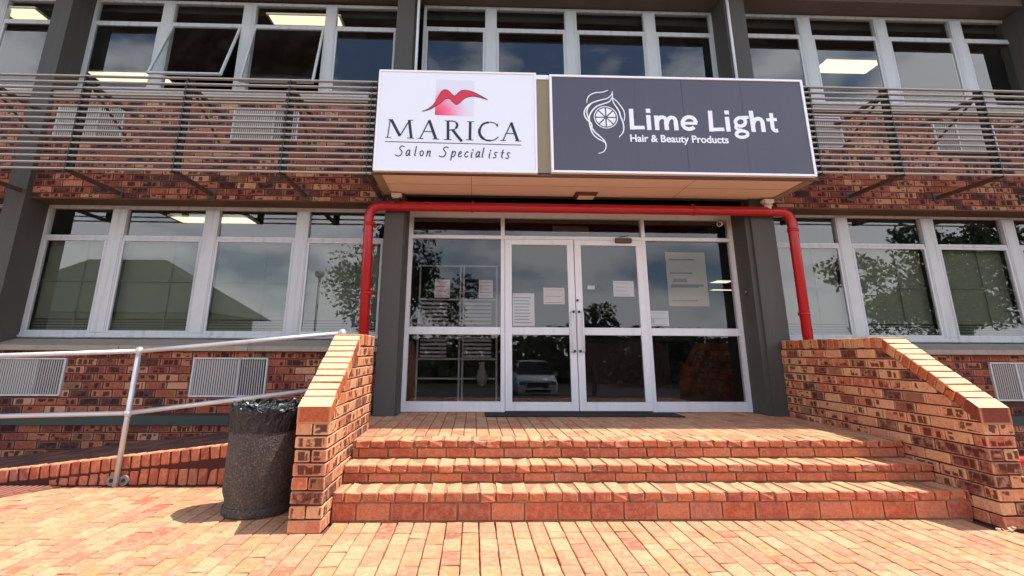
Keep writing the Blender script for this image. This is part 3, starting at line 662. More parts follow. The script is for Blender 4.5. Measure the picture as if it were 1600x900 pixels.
while x < -0.29:
    zt = kz(x+0.036); h = 0.106
    if zt > 0.03:
        if zt-h < 0.0: hh = zt
        else: hh = h
        kb.add((x+0.036, 1.108+random.uniform(-.003, .003), zt-hh/2), (0.072, 0.112, hh), rotr)
    if zt-h-0.02 > 0.02:
        h2 = min(0.130, zt-h-0.02)
        if h2 > 0.04: kb.add((x+0.04, 1.104+random.uniform(-.003, .003), 0.004+h2/2), (0.072, 0.106, h2))
    x += 0.0835
kb.finish()

# ------------------------------------------------------------------ the building
bld = empty('office_building', (2.3, YB, 0), 'two storey brick office building with bands of pale framed windows behind the entrance', 'building')
BX0, BX1 = -9.5, 13.5
XC = [(-4.65, -4.42), (-0.14, 0.09), (4.36, 4.645), (8.76, 9.0)]        # columns
def core_panel(x0, x1, z0, z1):
    q = MB(); q.box(x0, x1, YB+0.011, YF+0.12, z0, z1); return q.build('wall', M['mortar'], bld)
panels = []; walls = []
for (a, b_) in ((BX0, -4.65), (-4.42, -0.14), (4.645, 8.76), (9.0, BX1)):
    walls.append((core_panel(a, b_, 2.902, 4.205), core_panel(a, b_, -0.02, 1.112))); panels.append((a, b_))
# hidden middle spandrel, plain
mm_ = MB(); mm_.box(0.09, 4.36, YB+0.02, YF+0.12, 2.866, 4.33); mm_.build('spandrel', M['lintel'], bld)
VENTS = [(-4.33, -3.50, 3.678, 4.105), (-2.145, -1.32, 3.678, 4.115), (7.02, 7.85, 3.675, 4.10), (4.94, 5.775, 3.72, 4.155),
         (-4.40, -3.585, 0.632, 1.035), (-2.195, -1.365, 0.624, 1.046), (7.04, 7.87, 0.60, 1.032)]
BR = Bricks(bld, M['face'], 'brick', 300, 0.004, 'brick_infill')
bh = CO-0.010
def lay(x0, x1, z0, z1, ph, wl_):
    k = 0; z = z1-bh
    while z > z0-bh*0.6:
        zb = max(z, z0); hgt = z+bh-zb
        if hgt > 0.02:
            x = x0 - ((k+ph) % 2)*0.116
            while x < x1:
                a, e_ = max(x, x0), min(x+0.222, x1); x += 0.232
                if e_-a < 0.03: continue
                segs = [(a, e_)]
                for (va, vb, vc, vd) in VENTS:
                    if zb+hgt > vc+0.01 and zb < vd-0.01:
                        ns = []
                        for (p, q) in segs:
                            if q <= va or p >= vb: ns.append((p, q))
                            else:
                                if va-p > 0.02: ns.append((p, va-0.002))
                                if q-vb > 0.02: ns.append((vb+0.002, q))
                        segs = ns
                for (p, q) in segs:
                    BR.add(((p+q)/2, YB+0.05+random.uniform(-.002, .002), zb+hgt/2), (q-p, 0.10, hgt), None, wl_)
        z -= CO; k += 1
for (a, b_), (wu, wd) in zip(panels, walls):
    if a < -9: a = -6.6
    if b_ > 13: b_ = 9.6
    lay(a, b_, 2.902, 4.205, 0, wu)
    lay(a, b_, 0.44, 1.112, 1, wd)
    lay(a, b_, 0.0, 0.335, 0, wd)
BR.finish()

for (a, b_) in XC:
    cmb = MB(); ye = YF+0.13
    cmb.box(a, b_, YP, ye, 0.0, 6.199)
    if -1 < a < 5: cmb.box(a-0.004, b_+0.004, YP-0.005, YP+0.25, 0.0, 1.17, c=0.002)
    cmb.build('column', M['col'], bld)
jm = MB(); jm.box(0.0905, 0.108, 2.24, 2.70, Z3, 2.86); jm.build('door_reveal', M['col'], bld)
jm = MB(); jm.box(4.302, 4.3595, 2.24, 2.70, Z3, 2.87); jm.build('door_reveal', M['col'], bld)
# lintels, sills, plinth, eaves
for (a, b_) in panels:
    lt = MB(); lt.box(a, b_, YB-0.004, YF+0.06, 2.886, 2.898); lt.build('lintel', M['lintel'], bld)
lt = MB(); lt.box(0.108, 4.302, 2.30, 2.70, 2.872, 2.975); lt.build('door_lintel', M['trim'], bld)
for (pf, zz) in (((YB-0.085, 1.117, 1.172, 1.250), 0), ((YB-0.04, 4.215, 4.30, 4.44), 1)):
    for (a, b_) in panels:
        x = a
        while x < b_-0.01:
            e_ = min(x+1.42, b_); sl = MB()
            sl.prism([(pf[0], pf[1]), (YB+0.05, pf[1]), (YF+0.05, pf[3]-0.03), (YF+0.03, pf[3]), (YF-0.02, pf[3]), (pf[0], pf[2])], 'x', x+0.003, e_-0.003)
            sl.build('window_sill', M['sill'], bld); x = e_
for (a, b_) in panels:
    pl = MB(); pl.box(a, b_, YB-0.03, YB+0.06, 0.336, 0.434); pl.build('plinth', M['plinth'], bld)
hd = MB(); hd.box(BX0, BX1, YB-0.02, YF+0.12, 5.945, 6.199); hd.build('head_beam', M['eaves'], bld)
ev = MB(); ev.box(BX0, BX1, YE+0.01, 12, 6.20, 6.35); ev.box(BX0-0.1, BX1+0.1, YE, 12.1, 6.35, 6.6); ev.build('roof', M['eaves'], bld)
ft = MB(); ft.box(BX0, BX1, YE-0.03, YE+0.008, 6.17, 6.55); ft.build('gutter', M['alu'], bld)
# rest of the shell and the rooms behind the glass
for bb in ((BX0, BX0+0.2, YF+0.13, 11.8), (BX1-0.2, BX1, YF+0.13, 11.8), (BX0+0.2, BX1-0.2, 11.6, 11.8)):
    sh = MB(); sh.box(*bb, -0.02, 6.199); sh.build('outer_wall', M['inside'], bld)
X0, X1 = BX0+0.2, BX1-0.2
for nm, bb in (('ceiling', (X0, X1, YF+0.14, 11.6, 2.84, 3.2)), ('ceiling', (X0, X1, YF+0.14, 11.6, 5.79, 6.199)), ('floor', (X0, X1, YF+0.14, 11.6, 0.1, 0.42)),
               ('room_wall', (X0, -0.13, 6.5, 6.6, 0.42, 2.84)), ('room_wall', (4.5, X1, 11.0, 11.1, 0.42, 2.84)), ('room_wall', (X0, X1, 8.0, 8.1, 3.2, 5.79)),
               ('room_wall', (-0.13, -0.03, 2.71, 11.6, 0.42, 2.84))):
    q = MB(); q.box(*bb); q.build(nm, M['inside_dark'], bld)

def bay(x0, x1, zb, zt, ztr, mull, opens={}, conceal=None):
    K = (YF-CY)/(2.36-CY); kx = lambda v: CX+(v-CX)*K; kz_ = lambda v: CZ+(v-CZ)*K
    x0, x1, zb, zt, ztr = kx(x0), kx(x1), kz_(zb), kz_(zt), kz_(ztr); mull = [(kx(p), kx(q)) for p, q in mull]
    for p, q in XC:
        if p < x0 < q: x0 = q+0.001
        if p < x1 < q: x1 = p-0.001
    fr = MB(); y0, y1 = YF, YF+0.07
    fr.box(x0, x1, y0, y1, zt-0.045, zt, c=0.003); fr.box(x0, x1, y0-0.012, y1, zb-0.06, zb, c=0.003)
    fr.box(x0, x1, y0-0.03, y0-0.014, zb-0.05, zb-0.028)
    fr.box(x0, x0+0.04, y0, y1, zb, zt-0.045); fr.box(x1-0.04, x1, y0, y1, zb, zt-0.045)
    w_ = fr.build('window', M['alu'], bld, org=((x0+x1)/2, YF, zb))
    for (a, b_) in mull:
        mb = MB(); mb.box(a, b_, y0-0.014, y1-0.004, zb-0.001, zt-0.046, c=0.003)
        mb.box(a+0.018, b_-0.018, y0-0.019, y0-0.0145, zb+0.01, zt-0.05)
        mb.build('mullion', M['alu'], w_)
    edges = [x0+0.04] + [q for p in mull for q in p] + [x1-0.04]
    for i in range(0, len(edges), 2):
        a, b_ = edges[i], edges[i+1]
        tm = MB(); tm.box(a, b_, y0-0.004, y1-0.008, ztr-0.028, ztr+0.012, c=0.003); tm.build('transom', M['alu'], w_)
        gp = MB(); gp.box(a, b_, y0+0.035, y0+0.040, ztr+0.012, zt-0.045); gp.build('pane', M['glass'], w_)
        # lower sash: frame of four members with its pane
        ang = opens.get(i//2, 0); L = ztr-0.030-zb
        sm = MB(); sw = 0.030
        sm.box(a+0.002, b_-0.002, -0.012, 0.022, -sw, 0, c=0.002); sm.box(a+0.002, b_-0.002, -0.012, 0.022, -L, -L+sw, c=0.002)
        sm.box(a+0.002, a+sw, -0.012, 0.022, -L+sw, -sw, c=0.002); sm.box(b_-sw, b_-0.002, -0.012, 0.022, -L+sw, -sw, c=0.002)
        pn = MB(); pn.box(a+sw, b_-sw, 0.004, 0.008, -L+sw, -sw)
        ct, st_ = cos(ang), sin(ang)
        for q in (sm, pn):
            # hinged at the top: the foot swings out towards the street
            q.v = [(x, YF + y*ct + z*st_, ztr-0.030 + z*ct - y*st_) for (x, y, z) in q.v]
        sm.build('sash', M['alu'], w_); pn.build('pane', M['glass'], w_)
        if zb < 2:
            q = MB(); q.box(a+0.01, b_-0.012, YF+0.11, YF+0.113, zb+0.17, ztr-0.02)
            for k in range(5): q.box(a+0.01, b_-0.012, YF+0.10, YF+0.104, zb+0.008+k*0.032, zb+0.026+k*0.032)
            q.box(a+(b_-a)*0.62, a+(b_-a)*0.62+0.012, YF+0.09, YF+0.099, zb, ztr)
            q.box(a+0.01, b_-0.012, YF+0.09, YF+0.0985, zb+0.62, zb+0.645)
            q.build('blind', M['blind'], w_, kind='stuff')
    return w_
OPA, OPB = R_(20), R_(13.5)
bay(-4.40, -0.13, 4.395, 5.745, 5.39, [(-3.33, -3.175), (-2.255, -2.085), (-1.14, -0.99)], {1: OPA, 2: OPB})
bay(0.20, 4.35, 4.395, 5.775, 5.425, [(1.05, 1.21), (2.155, 2.322), (3.265, 3.43)])
bay(4.66, 8.75, 4.395, 5.775, 5.44, [(5.475, 5.650), (6.575, 6.755), (7.69, 7.86)])
bay(-9.3, -4.66, 4.395, 5.73, 5.385, [(-8.0, -7.84), (-6.7, -6.54), (-5.55, -5.39)])
bay(-4.35, -0.13, 1.312, 2.83, 2.445, [(-3.46, -3.285), (-2.35, -2.18), (-1.24, -1.085)])
bay(4.66, 8.75, 1.312, 2.845, 2.455, [(5.53, 5.687), (6.645, 6.812), (7.72, 7.88)])
bay(-9.3, -4.66, 1.312, 2.83, 2.445, [(-8.0, -7.84), (-6.7, -6.54), (-5.55, -5.39)])
bay(8.9, 13.1, 4.395, 5.775, 5.44, [(9.85, 10.01), (10.9, 11.06), (11.95, 12.11)])
bay(8.9, 13.1, 1.312, 2.845, 2.455, [(9.85, 10.01), (10.9, 11.06), (11.95, 12.11)])

# ------------------------------------------------------------------ glazed entrance
ent = MB()
def frame_rect(mb, a, b_, z0, z1, wl_, wr_, wb, wt, y0, y1, c=0.004):
    mb.box(a, b_, y0, y1, z0, z0+wb, c=c); mb.box(a, b_, y0, y1, z1-wt, z1, c=c)
    mb.box(a, a+wl_, y0, y1, z0+wb, z1-wt, c=c); mb.box(b_-wr_, b_, y0, y1, z0+wb, z1-wt, c=c)
ent.box(0.109, 4.301, YD, YD+0.09, 2.80, 2.87, c=0.004)
ent.box(0.109, 4.301, YD+0.004, YD+0.09, 2.515, 2.562, c=0.004)
ent.box(0.109, 0.160, YD+0.002, YD+0.088, 0.440, 2.80); ent.box(4.250, 4.301, YD+0.002, YD+0.088, 0.440, 2.80)
ent.box(1.282, 1.330, YD+0.003, YD+0.086, 0.440, 2.80); ent.box(3.100, 3.145, YD+0.003, YD+0.086, 0.440, 2.80)
ent.box(0.160, 1.282, YD+0.006, YD+0.08, 0.440, 0.555, c=0.004); ent.box(3.145, 4.250, YD+0.006, YD+0.08, 0.440, 0.555, c=0.004)
ent.box(0.160, 1.282, YD+0.006, YD+0.08, 1.325, 1.415, c=0.004); ent.box(3.145, 4.250, YD+0.006, YD+0.08, 1.325, 1.415, c=0.004)
entr = ent.build('entrance_screen', M['white_alu'], bld, org=(2.2, YD, Z3))
for (a, b_, z0, z1) in ((0.160, 1.282, 0.555, 1.325), (0.160, 1.282, 1.415, 2.515), (3.145, 4.25, 0.555, 1.325), (3.145, 4.25, 1.415, 2.515),
                        (0.160, 1.282, 2.562, 2.80), (1.330, 3.100, 2.562, 2.80), (3.145, 4.25, 2.562, 2.80)):
    g = MB(); g.box(a, b_, YD+0.045, YD+0.050, z0, z1); g.build('pane', M['doorglass'], entr)
for (a, b_, side) in ((1.333, 2.209, 1), (2.217, 3.097, -1)):
    dm = MB(); frame_rect(dm, a, b_, 0.452, 2.512, 0.085, 0.085, 0.100, 0.070, YD-0.012, YD+0.035)
    dm.box(a+0.085, b_-0.085, YD-0.010, YD+0.033, 1.325, 1.415, c=0.004)
    d_ = dm.build('door', M['white_alu'], bld, org=(a if side > 0 else b_, YD, 0.452))
    for (z0, z1) in ((0.552, 1.325), (1.415, 2.442)):
        g = MB(); g.box(a+0.085, b_-0.085, YD+0.008, YD+0.013, z0, z1); g.build('pane', M['doorglass'], d_)
    hx = b_-0.032 if side > 0 else a+0.030
    h = MB(); h.box(hx-0.022, hx+0.022, YD-0.020, YD-0.0125, 1.09, 1.66, c=0.003)
    hx2 = b_-0.060 if side > 0 else a+0.070
    h.tube([(hx2, YD-0.02, 1.13), (hx2, YD-0.065, 1.13), (hx2, YD-0.065, 1.60), (hx2, YD-0.02, 1.60)], 0.011, 8)
    hh = h.build('handle', M['white_alu'], d_)
    for z in (1.135, 1.605):
        bo = MB(); bo.tube([(hx, YD-0.034, z), (hx, YD-0.018, z)], 0.017, 10); bo.build('bolt', M['black'], d_)
lk = MB(); lk.tube([(2.235, YD-0.026, 1.745), (2.235, YD-0.010, 1.745)], 0.016, 10); lk.build('keyhole', M['black'], d_)
cl = MB(); cl.box(2.745, 2.955, YD-0.060, YD-0.013, 2.475, 2.535, c=0.006); cl.bar((2.80, YD-0.05, 2.545), (2.90, YD-0.10, 2.56), 0.02, 0.008)
cl.build('door_closer', M['strut'], d_)

# ------------------------------------------------------------------ inside the entrance
M['rack'] = mat_plain('steel_rack', lin(150, 146, 144), 0.6)
rk = empty('display_rack', (0.72, 3.1, 0.43), 'dark steel display rack with slatted baskets behind the left entrance pane', 'rack')
r_ = MB()
for x in (0.225, 0.765, 0.81, 1.25): r_.box(x-0.011, x+0.011, 3.09, 3.11, 0.43, 2.255)
for z in (0.79, 1.03, 1.30, 1.79, 2.24): r_.box(0.22, 1.25, 3.088, 3.092, z-0.01, z+0.01)
r_.build('frame', M['rack'], rk)
for (a, b_, z0, z1) in ((0.24, 0.60, 1.47, 1.76), (0.83, 1.18, 1.47, 1.76), (0.26, 0.60, 1.05, 1.28), (0.82, 1.18, 1.05, 1.28)):
    k = 0; z = z0
    while z < z1: 
        q = MB(); q.box(a, b_, 3.06, 3.075, z, z+0.028); q.build('slat', M['rack'], rk); z += 0.05
M['dkred'] = mat_plain('dark_red_laminate', lin(62, 24, 26), 0.6)
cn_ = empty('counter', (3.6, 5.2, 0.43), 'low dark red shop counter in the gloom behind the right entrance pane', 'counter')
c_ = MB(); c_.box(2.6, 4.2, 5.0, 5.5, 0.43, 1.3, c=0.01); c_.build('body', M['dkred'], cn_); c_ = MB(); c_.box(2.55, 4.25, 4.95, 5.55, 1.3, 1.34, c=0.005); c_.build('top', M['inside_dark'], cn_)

def notice(x0, x1, z0, z1, mat, label, nlines, y=YD-0.004, bars=None, ink='inkgrey'):
    t = MB(); t.box(x0, x1, y, y+0.0015, z0, z1); o = t.build('notice', M[mat], org=((x0+x1)/2, y, z0))
    tag(o, label, 'notice')
    l_ = MB(); h = (z1-z0)
    for k in range(nlines):
        z = z1-h*(0.14+0.76*k/max(nlines-1, 1)); wdt = (x1-x0)*random.uniform(0.55, 0.84)
        l_.box(x0+(x1-x0)*0.08, x0+(x1-x0)*0.08+wdt, y-0.0010, y-0.0004, z-h*0.014, z+h*0.014)
    if bars:
        for (a, b_, c1, d1) in bars: l_.box(x0+(x1-x0)*a, x0+(x1-x0)*b_, y-0.0010, y-0.0004, z0+h*c1, z0+h*d1)
    l_.build('print', M[ink], o)
    return o
yd = YD+0.0155
notice(1.43, 1.70, 1.432, 1.83, 'paper', 'tall white lined notice in the bottom left corner of the left door pane', 9, yd)
notice(1.815, 2.08, 1.698, 1.903, 'paper_pink', 'landscape pinkish notice at the right edge of the left door pane', 3, yd)
notice(2.70, 2.962, 1.80, 1.996, 'paper', 'landscape grey notice at the right edge of the right door pane', 4, yd)
notice(2.375, 2.466, 1.886, 1.935, 'paper', 'tiny white sticker on the left side of the right door pane', 1, yd)
notice(3.115, 3.39, 1.443, 1.63, 'paper', 'small white notice in the bottom left corner of the right side pane', 3, YD+0.053, [(0.14, 0.2, 0.2, 0.6), (0.25, 0.3, 0.2, 0.45)])
notice(3.41, 3.925, 1.69, 2.378, 'poster', 'large yellowed poster with faded print on the right side pane', 4, YD+0.053, [(0.1, 0.9, 0.36, 0.40), (0.15, 0.5, 0.44, 0.5)], 'strut')
notice(0.423, 0.627, 1.81, 2.05, 'paper_pink', 'pink notice hanging in the left bay of the display rack', 4, 3.05)
notice(1.01, 1.198, 1.815, 2.05, 'paper_pink', 'pale notice hanging in the right bay of the display rack', 5, 3.05)
t = MB(); t.box(1.96, 2.43, YD+0.06, YD+0.075, 2.615, 2.71); o = t.build('name_plate', M['strut'], org=(2.2, YD+0.06, 2.615)); tag(o, 'blank brown plate behind the fanlight above the double doors', 'plate')
t = MB(); t.box(1.09, 3.30, 2.12, 2.50, Z3+0.001, Z3+0.012, c=0.003); o = t.build('door_mat', M['carpet'], org=(2.2, 2.3, Z3)); tag(o, 'long black rubber mat lying in front of the double doors', 'mat')
# intercom by the door
ic = empty('intercom', (4.30, 2.40, 1.85), 'small black oval keypad on the right door reveal', 'keypad')
q = MB(); q.obox((4.296, 2.40, 1.85), (0.012, 0.05, 0.10), c=0.005); q.build('body', M['black'], ic); q = MB(); q.obox((4.288, 2.40, 1.85), (0.005, 0.02, 0.02), c=0.001); q.build('button', M['alu'], ic)

# ceiling lights seen through the glass
def clight(x0, x1, y0, y1, z, label):
    t = empty('ceiling_light', ((x0+x1)/2, (y0+y1)/2, z), label, 'ceiling light', 'office ceiling lights')
    f_ = MB(); f_.box(x0-0.03, x1+0.03, y0-0.03, y1+0.03, z-0.02, z); f_.build('frame', M['white'], t)
    f_ = MB(); f_.box(x0, x1, y0, y1, z-0.026, z-0.0205); f_.build('diffuser', M['lamp'], t)
clight(-2.03, -1.04, 2.62, 2.84, 5.755, 'lit ceiling panel behind the third and fourth upper windows from the left column')
clight(-5.75, -5.28, 2.62, 2.86, 5.755, 'lit ceiling panel behind the upper window at the far left edge')
clight(-5.75, -4.5, 4.37, 4.72, 5.755, 'lit ceiling panel low behind the upper window right of the far left column')
clight(6.62, 7.56, 3.44, 3.86, 5.755, 'large lit ceiling panel behind the second upper window right of the entrance')
clight(-3.0, -2.03, 2.76, 3.08, 2.815, 'lit ceiling panel behind the fanlights of the second and third lower left windows')
clight(-3.08, -2.0, 4.52, 4.95, 2.815, 'lit ceiling panel deeper in the room behind the third lower left window')
clight(6.75, 7.16, 8.46, 8.9, 2.815, 'upper of two short lit strips seen through the right entrance pane')
clight(7.45, 8.1, 10.3, 10.5, 2.815, 'lower of two short lit strips seen through the right entrance pane')

# ------------------------------------------------------------------ canopy
can = empty('entrance_canopy', (2.28, YB, 2.979), 'boxy entrance canopy with tan soffit carrying the two shop signs', 'canopy')
CX0, CX1, CZ0, CZ1 = -0.163, 4.720, 2.979, 4.172
q = MB(); q.box(CX0, CX1, YC, YC+0.03, CZ0+0.02, CZ1); q.build('fascia', M['olive'], can)
q = MB(); q.box(CX0, CX1, YC+0.03, YB-0.003, CZ1-0.04, CZ1-0.004); q.build('top_panel', M['olive'], can)
for (a, b_) in ((CX0, CX0+0.03), (CX1-0.03, CX1)):
    q = MB(); q.box(a, b_, YC+0.031, YB-0.003, CZ0+0.02, CZ1-0.041); q.build('side_panel', M['olive'], can)
q = MB(); q.box(CX0+0.031, CX1-0.031, YC+0.031, YB-0.003, CZ0+0.006, CZ0+0.018); q.build('soffit', M['soffit'], can)
for bb in ((0.9, 0.904, YC+0.06, YB-0.07), (3.4, 3.404, YC+0.06, YB-0.07), (CX0+0.09, CX1-0.09, 1.80, 1.804)):
    q = MB(); q.box(*bb, CZ0+0.0045, CZ0+0.0055); q.build('board_joint', M['trim'], can)
q = MB(); q.box(CX0-0.005, CX1+0.005, YC-0.012, YC+0.055, CZ0-0.012, CZ0+0.005); q.box(CX0-0.005, CX1+0.005, YC-0.016, YC+0.012, CZ0-0.022, CZ0-0.0125); q.build('front_trim', M['trim'], can)
for (a, b_) in ((CX0-0.004, CX0+0.085), (CX1-0.085, CX1+0.004)):
    q = MB(); q.box(a, b_, YC+0.056, YB-0.004, CZ0-0.010, CZ0+0.005); q.build('side_trim', M['olive'], can)
q = MB(); q.box(CX0+0.086, CX1-0.086, YB-0.06, YB-0.004, CZ0-0.008, CZ0+0.005); q.build('back_trim', M['trim'], can)
q = MB(); q.box(1.62, 1.765, YC-0.02, YC-0.001, 4.12, 4.172); q.build('cover_strip', M['signedge'], can)

# ------------------------------------------------------------------ signs
def ribbon(mb, pts, w_, y, th=0.002, caps=True, taper=False):
    P = [Vector((p[0], p[1])) for p in pts]
    # smooth the polyline once for curves with more than three points
    if len(P) > 3:
        Q = []
        for i in range(len(P)-1):
            p0 = P[max(i-1, 0)]; p1 = P[i]; p2 = P[i+1]; p3 = P[min(i+2, len(P)-1)]
            for k in range(4):
                t = k/4
                Q.append(0.5*((2*p1)+(-p0+p2)*t+(2*p0-5*p1+4*p2-p3)*t*t+(-p0+3*p1-3*p2+p3)*t**3))
        Q.append(P[-1]); P = Q
    if caps:
        # extend with rounded ends
        d0 = (P[0]-P[1]).normalized(); d1 = (P[-1]-P[-2]).normalized()
        pre = [(P[0]+d0*w_/2*c, w_*math.sqrt(max(1-c*c, 0.02))) for c in (0.97, 0.75, 0.4)]
        post = [(P[-1]+d1*w_/2*c, w_*math.sqrt(max(1-c*c, 0.02))) for c in (0.4, 0.75, 0.97)]
        S = pre+[(p, w_) for p in P]+post
    else: S = [(p, w_) for p in P]
    n = len(S); vv = []
    for i, (p, ww) in enumerate(S):
        a = S[max(i-1, 0)][0]; b_ = S[min(i+1, n-1)][0]; t = (b_-a)
        if t.length < 1e-6: t = Vector((1, 0))
        t.normalize(); nn = Vector((-t.y, t.x)); 
        if taper: ww = ww*(0.25+0.75*math.sin(pi*min(max(i/(n-1), 0.02), 0.98))**0.6)
        l_ = p+nn*ww/2; r2 = p-nn*ww/2; yy = y-i*0.00001
        vv += [(l_.x, yy, l_.y), (r2.x, yy, r2.y), (r2.x, y+th, r2.y), (l_.x, y+th, l_.y)]
    ff = []
    for i in range(n-1):
        a = 4*i; b_ = 4*i+4
        for k in range(4): ff.append((a+k, a+(k+1) % 4, b_+(k+1) % 4, b_+k))
    ff += [(3, 2, 1, 0), (4*n-4, 4*n-3, 4*n-2, 4*n-1)]
    mb.add(vv, ff)
YS = 1.319
def strokes(name, lst, y, mat, parent, caps=True, taper=False):
    mb = MB()
    for i, (w_, pts) in enumerate(lst): ribbon(mb, pts, w_, y-0.0003*(i % 7), caps=caps, taper=taper)
    return mb.build(name, mat, parent)
def bar_sign(t, x0, x1, z0, z1, face, edge, ew):
    q = MB(); q.box(x0+ew, x1-ew, YS, YC-0.002, z0+ew, z1-ew); q.build('face', face, t)
    q = MB()
    q.box(x0, x1, YS-0.012, YC-0.002, z0, z0+ew-0.0005, c=0.002); q.box(x0, x1, YS-0.012, YC-0.002, z1-ew+0.0005, z1, c=0.002)
    q.box(x0, x0+ew-0.0005, YS-0.0115, YC-0.0025, z0+ew, z1-ew); q.box(x1-ew+0.0005, x1, YS-0.0115, YC-0.0025, z0+ew, z1-ew)
    q.build('frame', edge, t)
s1 = empty('shop_sign', (0.735, YC, 2.974), 'white MARICA Salon Specialists sign with pink square logo on the left of the canopy', 'sign')
bar_sign(s1, -0.143, 1.615, 2.974, 4.170, M['signwhite'], M['signedge'], 0.022)
s2 = empty('shop_sign', (3.22, YC, 2.986), 'charcoal Lime Light Hair & Beauty Products sign with white lettering on the right of the canopy', 'sign')
bar_sign(s2, 1.766, 4.680, 2.986, 4.156, M['signgrey'], M['signedge'], 0.026)
yl = YS-0.003
for x in (2.73, 3.27, 3.95):
    q = MB(); q.box(x-0.0018, x+0.0018, YS-0.0015, YS-0.0001, 3.012, 4.13 if x != 3.27 else 4.13); q.build('seam', M['ink'] if x == 3.27 else M['signgrey'], s2)
def letters(lst, counts, y, mat, parent, caps):
    i = 0
    for c_ in counts: strokes('letter', lst[i:i+c_], y-0.0001*(i % 3), mat, parent, caps); i += c_
letters(GL['marica'], (8, 5, 7, 3, 6, 5), yl, M['ink'], s1, False); strokes('rule', GL['marica'][-1:], yl, M['ink'], s1, False)
letters(GL['salon'], (1, 2, 1, 1, 2, 1, 2, 1, 1, 2, 2, 1, 2, 1, 2, 1), yl, M['ink'], s1, True)
# logo: square with a printed blend, and the red winged line across it
mt, nt_, b, o = newmat('pink_blend_print'); N = NT(nt_)
geo = N.n('TexCoord').outputs['Object']; sp = N.n('SeparateXYZ'); N.l(geo, sp.inputs[0])
sq = GL['sq']; ox, oz = sq[3][0]-0.735, sq[3][1]-2.974
u_ = N.math('DIVIDE', N.math('SUBTRACT', sp.outputs[0], ox), 0.43); v_ = N.math('DIVIDE', N.math('SUBTRACT', sp.outputs[2], oz), 0.435)
dd = N.math('SQRT', N.math('ADD', N.math('MULTIPLY', u_, u_), N.math('MULTIPLY', N.math('MULTIPLY', v_, v_), 1.3)))
N.l(N.ramp(dd, [(0.05, lin(228, 48, 84)), (0.35, lin(246, 110, 146)), (0.65, lin(240, 190, 216)), (0.9, lin(226, 226, 238))]), b.inputs['Base Color']); b.inputs['Roughness'].default_value = 0.4
q = MB(); q.prism([(p[0], p[1]) for p in sq], 'y', yl+0.0008, yl+0.0025); q.build('logo_square', mt, s1)
tp, bt_ = GL['lips_top'], GL['lips_bot']; q = MB(); vv = []
for a, b_ in zip(tp, bt_):
    vv += [(a[0], yl-0.001, a[1]), (b_[0], yl-0.001, b_[1]), (b_[0], yl+0.0005, b_[1]), (a[0], yl+0.0005, a[1])]
n = len(tp); ff = []
for i in range(n-1):
    for k in range(4): ff.append((4*i+k, 4*i+(k+1) % 4, 4*i+4+(k+1) % 4, 4*i+4+k))
q.add(vv, ff); q.build('logo_wings', M['lips'], s1)
q = MB(); ribbon(q, tp, 0.006, yl-0.0022, 0.001); ribbon(q, bt_, 0.006, yl-0.0026, 0.001); q.build('logo_outline', M['ink'], s1)
letters(GL['lime'], (2, 2, 5, 2, 2, 2, 4, 3, 2), yl, M['letter'], s2, False)
strokes('logo_hair', GL['hair'], yl-0.001, M['letter'], s2, taper=True)
lc, le = GL['lemon']; q = MB(); r0 = le[0]-lc[0]
ring = [(lc[0]+r0*0.95*cos(a*pi/18), lc[1]+r0*0.95*sin(a*pi/18)) for a in range(0, 37)]
ribbon(q, ring, 0.010, yl-0.0034, 0.001, caps=False)
for k in range(8):
    a0, a1 = k*pi/4+0.07, (k+1)*pi/4-0.07
    poly = [(lc[0]+0.018*cos((a0+a1)/2), lc[1]+0.018*sin((a0+a1)/2))] + [(lc[0]+r0*0.82*cos(a0+(a1-a0)*j/5), lc[1]+r0*0.82*sin(a0+(a1-a0)*j/5)) for j in range(6)]
    q.prism(poly, 'y', yl-0.003, yl-0.001)
q.build('logo_lime', M['letter'], s2)
def text(body, x0, x1, z, size, mat, parent, shear=0, off=0.0, y=None):
    cu = bpy.data.curves.new('t', 'FONT'); cu.body = body; cu.size = size; cu.extrude = 0.001; cu.offset = off; cu.shear = shear
    to = bpy.data.objects.new('t', cu); COL.objects.link(to); dg = bpy.context.evaluated_depsgraph_get()
    me = bpy.data.meshes.new_from_object(to.evaluated_get(dg)); bpy.data.objects.remove(to)
    xs_ = [v.co.x for v in me.vertices]; k = (x1-x0)/(max(xs_)-min(xs_)); mn = min(xs_)
    for v in me.vertices: v.co = Vector((x0+(v.co.x-mn)*k, y-v.co.z, z+v.co.y)) - wloc(parent)
    me.materials.clear(); me.materials.append(mat)
    return link('tagline', me, parent, wloc(parent))
hb = GL['hb']; text('Hair & Beauty Products', hb[0][0], hb[1][0], hb[0][1]+0.006, 0.118, M['letter'], s2, off=0.003, y=yl)

